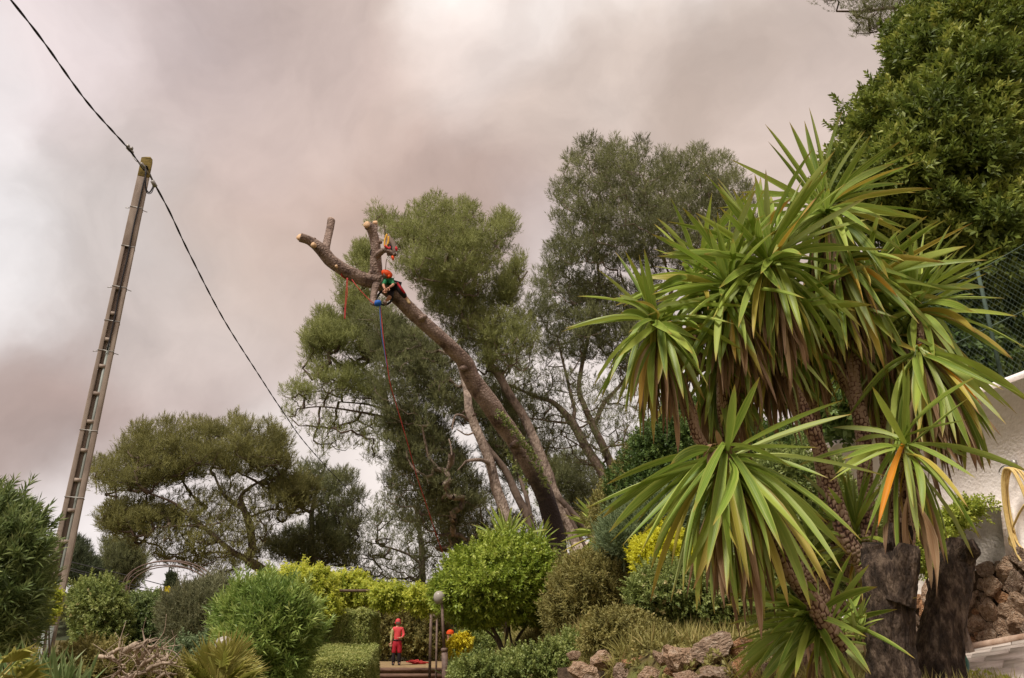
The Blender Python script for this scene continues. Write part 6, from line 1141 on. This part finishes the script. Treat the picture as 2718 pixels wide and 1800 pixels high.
def worker(T, o, Hh, face=0.0, armL=None, armR=None):
    """a standing figure, o = point between the feet, facing the camera turned by `face`"""
    cz, sz = math.cos(face), math.sin(face)
    def P(x, y, z): x *= Hh; y *= Hh; z *= Hh; return np.array([o[0] + x * cz - y * sz, o[1] + x * sz + y * cz, o[2] + z])
    s = Hh
    J = [(P(0, 0, .52), .08 * s, .055 * s), (P(0, 0, .62), .065 * s, .05 * s), (P(0, 0, .74), .085 * s, .058 * s), (P(0, 0, .81), .06 * s, .045 * s), (P(0, -.01, .86), .03 * s, .03 * s), (P(0, -.015, .90), .042 * s, .05 * s), (P(0, -.012, .95), .044 * s, .053 * s), (P(0, 0, .985), .025 * s, .03 * s),
         (P(-.105, 0, .80), .034 * s, .034 * s), (P(-.135, .01, .64), .026 * s, .026 * s), (P(-.14, -.03, .50), .019 * s, .019 * s), (P(.105, 0, .80), .034 * s, .034 * s), (P(.15, -.02, .66), .026 * s, .026 * s), (P(.10, -.11, .60), .019 * s, .019 * s),
         (P(-.055, 0, .47), .05 * s, .05 * s), (P(-.06, -.01, .27), .034 * s, .034 * s), (P(-.06, .01, .05), .022 * s, .024 * s), (P(-.065, -.06, .025), .024 * s, .018 * s), (P(.055, 0, .47), .05 * s, .05 * s), (P(.065, -.01, .27), .034 * s, .034 * s), (P(.07, .01, .05), .022 * s, .024 * s), (P(.08, -.06, .025), .024 * s, .018 * s)]
    E = [(0, 1), (1, 2), (2, 3), (3, 4), (4, 5), (5, 6), (6, 7), (3, 8), (8, 9), (9, 10), (3, 11), (11, 12), (12, 13), (0, 14), (14, 15), (15, 16), (16, 17), (0, 18), (18, 19), (19, 20), (20, 21)]
    skin_mesh('body', J, E, M['skin'], T); return P, J
def grow(j, k): return (j[0], j[1] * k, j[2] * k)
def hand(T, w_, d, up, s, side):
    """palm with four unequal bent fingers and a thumb from its side"""
    d = unit(np.array(d, float)); lat = unit(np.cross(d, up)) * side; nn = np.cross(lat, d); mb = MB(); mb.tube([w_, w_ + d * .03 * s, w_ + d * .05 * s], [.012 * s, .018 * s, .016 * s], 8)
    for k, l in enumerate((.036, .042, .040, .032)):
        b = w_ + d * .048 * s + lat * (.018 - .012 * k) * s; mb.tube([b, b + d * l * .5 * s, b + (d * .85 + nn * .45) * l * s], [.0065 * s, .006 * s, .0045 * s], 6)
    b = w_ + d * .02 * s + lat * .018 * s; mb.tube([b, b + (d * .5 + lat * .7) * .022 * s, b + (d + lat * .6) * .036 * s], [.008 * s, .007 * s, .005 * s], 6); mb.build('hand', M['skin'], T)
fo = at(1096 - 12 + (908 / 0.871 - 1044) * 0 + (-30), 1750, 34); fo = at(1052, 1749, 34.5); fo[2] = tz + .035
WR = thing('person', 'person in red overalls and helmet standing on the terrace watching the tree', 'person', tuple(fo)); Hw = 1.74
P, J = worker(WR, fo, Hw, .12)
skin_mesh('jacket', [(P(0, 0, .51), .088 * Hw, .064 * Hw), (P(0, 0, .62), .088 * Hw, .062 * Hw), (P(0, 0, .73), .094 * Hw, .068 * Hw), (P(0, 0, .805), .072 * Hw, .056 * Hw), (P(0, 0, .84), .04 * Hw, .038 * Hw), (P(.105, 0, .80), .042 * Hw), (P(.15, -.02, .66), .034 * Hw), (P(.105, -.10, .605), .027 * Hw), (P(-.125, 0, .79), .046 * Hw)], [(0, 1), (1, 2), (2, 3), (3, 4), (3, 5), (5, 6), (6, 7), (3, 8)], M['pinkred'], WR)
skin_mesh('sleeve', [(P(-.10, 0, .81), .05 * Hw), (P(-.135, .01, .64), .036 * Hw), (P(-.14, -.025, .52), .028 * Hw)], [(0, 1), (1, 2)], M['pale_sleeve'], WR, root=0)
skin_mesh('trousers', [(P(0, 0, .60), .085 * Hw, .062 * Hw), (P(0, 0, .53), .1 * Hw, .068 * Hw), (P(-.058, 0, .44), .068 * Hw), (P(-.064, -.005, .24), .058 * Hw), (P(.058, 0, .44), .068 * Hw), (P(.068, -.005, .24), .058 * Hw)], [(0, 1), (1, 2), (2, 3), (1, 4), (4, 5)], M['darkred'], WR)
for sx in (-1, 1):
    skin_mesh('lower_leg', [(P(.064 * sx, -.006, .34), .045 * Hw), (P(.065 * sx, .0, .17), .05 * Hw), (P(.067 * sx, .008, .03), .042 * Hw)], [(0, 1), (1, 2)], M['blackcloth'], WR); skin_mesh('boot', [(P(.066 * sx, .03, .05), .034 * Hw, .034 * Hw), (P(.068 * sx, .0, .03), .036 * Hw, .032 * Hw), (P(.072 * sx, -.05, .024), .033 * Hw, .026 * Hw), (P(.08 * sx, -.10, .02), .026 * Hw, .02 * Hw)], [(0, 1), (1, 2), (2, 3)], M['boot'], WR)
hand(WR, P(-.14, -.03, .50), (0, -.2, -1), (0, 1, 0), Hw * 1.2, -1); hand(WR, P(.10, -.11, .60), (-1, -.2, -.1), (0, 0, 1), Hw * 1.2, 1)
ellips('helmet', P(0, .0, .965), (.062 * Hw, .074 * Hw, .062 * Hw), M['pinkred'], WR, half=True); ellips('visor', P(0, -.05, .925), (.05 * Hw, .02 * Hw, .045 * Hw), M['rust'], WR)
for sx in (-1, 1): ellips('ear_defender', P(.058 * sx, 0, .925), (.016 * Hw, .026 * Hw, .03 * Hw), M['red'], WR)
mb = MB(); mb.tube([P(.1 * math.cos(a), .07 * math.sin(a), .548) for a in np.linspace(0, 2 * math.pi, 17)], .02, 6); mb.build('belt', M['blackcloth'], WR)
# second worker, mostly hidden by the lamp post and shrub
f2 = at(1192, 1800, 26.5); f2[2] = at(1192, 1676, 26.5)[2] - 1.72
W2 = thing('person', 'person in green top and orange helmet half hidden behind the lamp post', 'person', tuple(f2)); P2, J2 = worker(W2, f2, 1.74, -.9)
skin_mesh('jacket', [(P2(0, 0, .5), .092 * Hw, .064 * Hw), (P2(0, 0, .62), .084 * Hw, .06 * Hw), (P2(0, 0, .74), .094 * Hw, .066 * Hw), (P2(0, 0, .81), .072 * Hw, .054 * Hw), (P2(.105, 0, .80), .042 * Hw), (P2(.15, -.02, .66), .034 * Hw), (P2(-.105, 0, .80), .042 * Hw), (P2(-.135, .01, .64), .034 * Hw)], [(0, 1), (1, 2), (2, 3), (3, 4), (4, 5), (3, 6), (6, 7)], surf('dark_green_shirt', (22, 70, 44), (32, 92, 60), 20, .8, 0), W2)
skin_mesh('trousers', [(P2(0, 0, .52), .094 * Hw, .062 * Hw), (P2(-.055, 0, .45), .06 * Hw), (P2(-.062, 0, .08), .04 * Hw), (P2(.055, 0, .45), .06 * Hw), (P2(.066, 0, .08), .04 * Hw)], [(0, 1), (1, 2), (0, 3), (3, 4)], M['blackcloth'], W2)
ellips('helmet', P2(0, 0, .96), (.07 * Hw, .085 * Hw, .062 * Hw), M['orange'], W2, half=True); ellips('ear_defender', P2(.06, 0, .925), (.016 * Hw, .026 * Hw, .03 * Hw), M['yellowstrap'], W2)
# climber: crouched against the far side of the crotch, head down, one leg back along the trunk
CL = thing('person', 'climber in orange helmet and green shirt crouched on the topped trunk', 'person', tuple(at(1040, 770, 21.9))); Yc = 22.05
def Q(x, y, dY=0.): return at(x + 4, y, Yc + dY)
J = [(Q(1043, 757, .1), .13, .11), (Q(1038, 752, 0), .12, .1), (Q(1031, 747, -.05), .14, .11), (Q(1026, 740, -.1), .1, .09), (Q(1025, 735, -.15), .055), (Q(1024, 729, -.2), .08, .09), (Q(1023, 724, -.22), .07, .08),
     (Q(1020, 745, -.15), .055), (Q(1013, 757, -.3), .045), (Q(1018, 768, -.4), .033), (Q(1036, 745, -.1), .055), (Q(1040, 756, -.35), .045), (Q(1030, 763, -.45), .033),
     (Q(1048, 757, .0), .1), (Q(1062, 775, -.1), .075), (Q(1073, 790, .1), .055), (Q(1078, 797, .1), .05, .04), (Q(1036, 768, .2), .09), (Q(1030, 790, .1), .07), (Q(1020, 800, .2), .05)]
skin_mesh('body', J, [(0, 1), (1, 2), (2, 3), (3, 4), (4, 5), (5, 6), (3, 7), (7, 8), (8, 9), (3, 10), (10, 11), (11, 12), (0, 13), (13, 14), (14, 15), (15, 16), (0, 17), (17, 18), (18, 19)], M['skin'], CL)
skin_mesh('shirt', [grow(J[1], 1.15), grow(J[2], 1.15), grow(J[3], 1.2), (J[7][0], .07, .07), (J[8][0], .06, .06), (J[10][0], .07, .07), (J[11][0], .06, .06)], [(0, 1), (1, 2), (2, 3), (3, 4), (2, 5), (5, 6)], M['green'], CL)
skin_mesh('trousers', [grow(J[0], 1.2), (J[13][0], .125, .12), (J[14][0], .1, .1), (J[15][0], .075, .075), (J[17][0], .11, .11), (J[18][0], .09, .09)], [(0, 1), (1, 2), (2, 3), (0, 4), (4, 5)], M['blackcloth'], CL)
mb = MB(); mb.tube(smooth_path([Q(1050, 751, -.1), Q(1060, 765, -.2), Q(1070, 778, -.1)], 5), .035, 6); mb.build('trouser_stripe', M['red'], CL)
skin_mesh('boot', [(Q(1076, 793, .05), .06, .05), (Q(1080, 800, 0), .055, .045), (Q(1083, 806, -.1), .045, .035)], [(0, 1), (1, 2)], M['sole'], CL)
ellips('helmet', Q(1023, 727, -.22), (.19, .13, .12), M['orange'], CL, rot=Euler((0, R(28), 0))); ellips('ear_defender', Q(1029, 733, -.34), (.045, .03, .05), M['orange'], CL)
mb = MB(); mb.tube(smooth_path([Q(1036, 758, -.2), Q(1042, 752, -.25), Q(1049, 752, -.1)], 4), .03, 6); mb.build('harness', M['rust'], CL)
hand(CL, J[9][0], (.2, -.2, -1), (0, 1, 0), 1.9, -1); hand(CL, J[12][0], (-.6, -.2, -.6), (0, 1, 0), 1.9, 1)
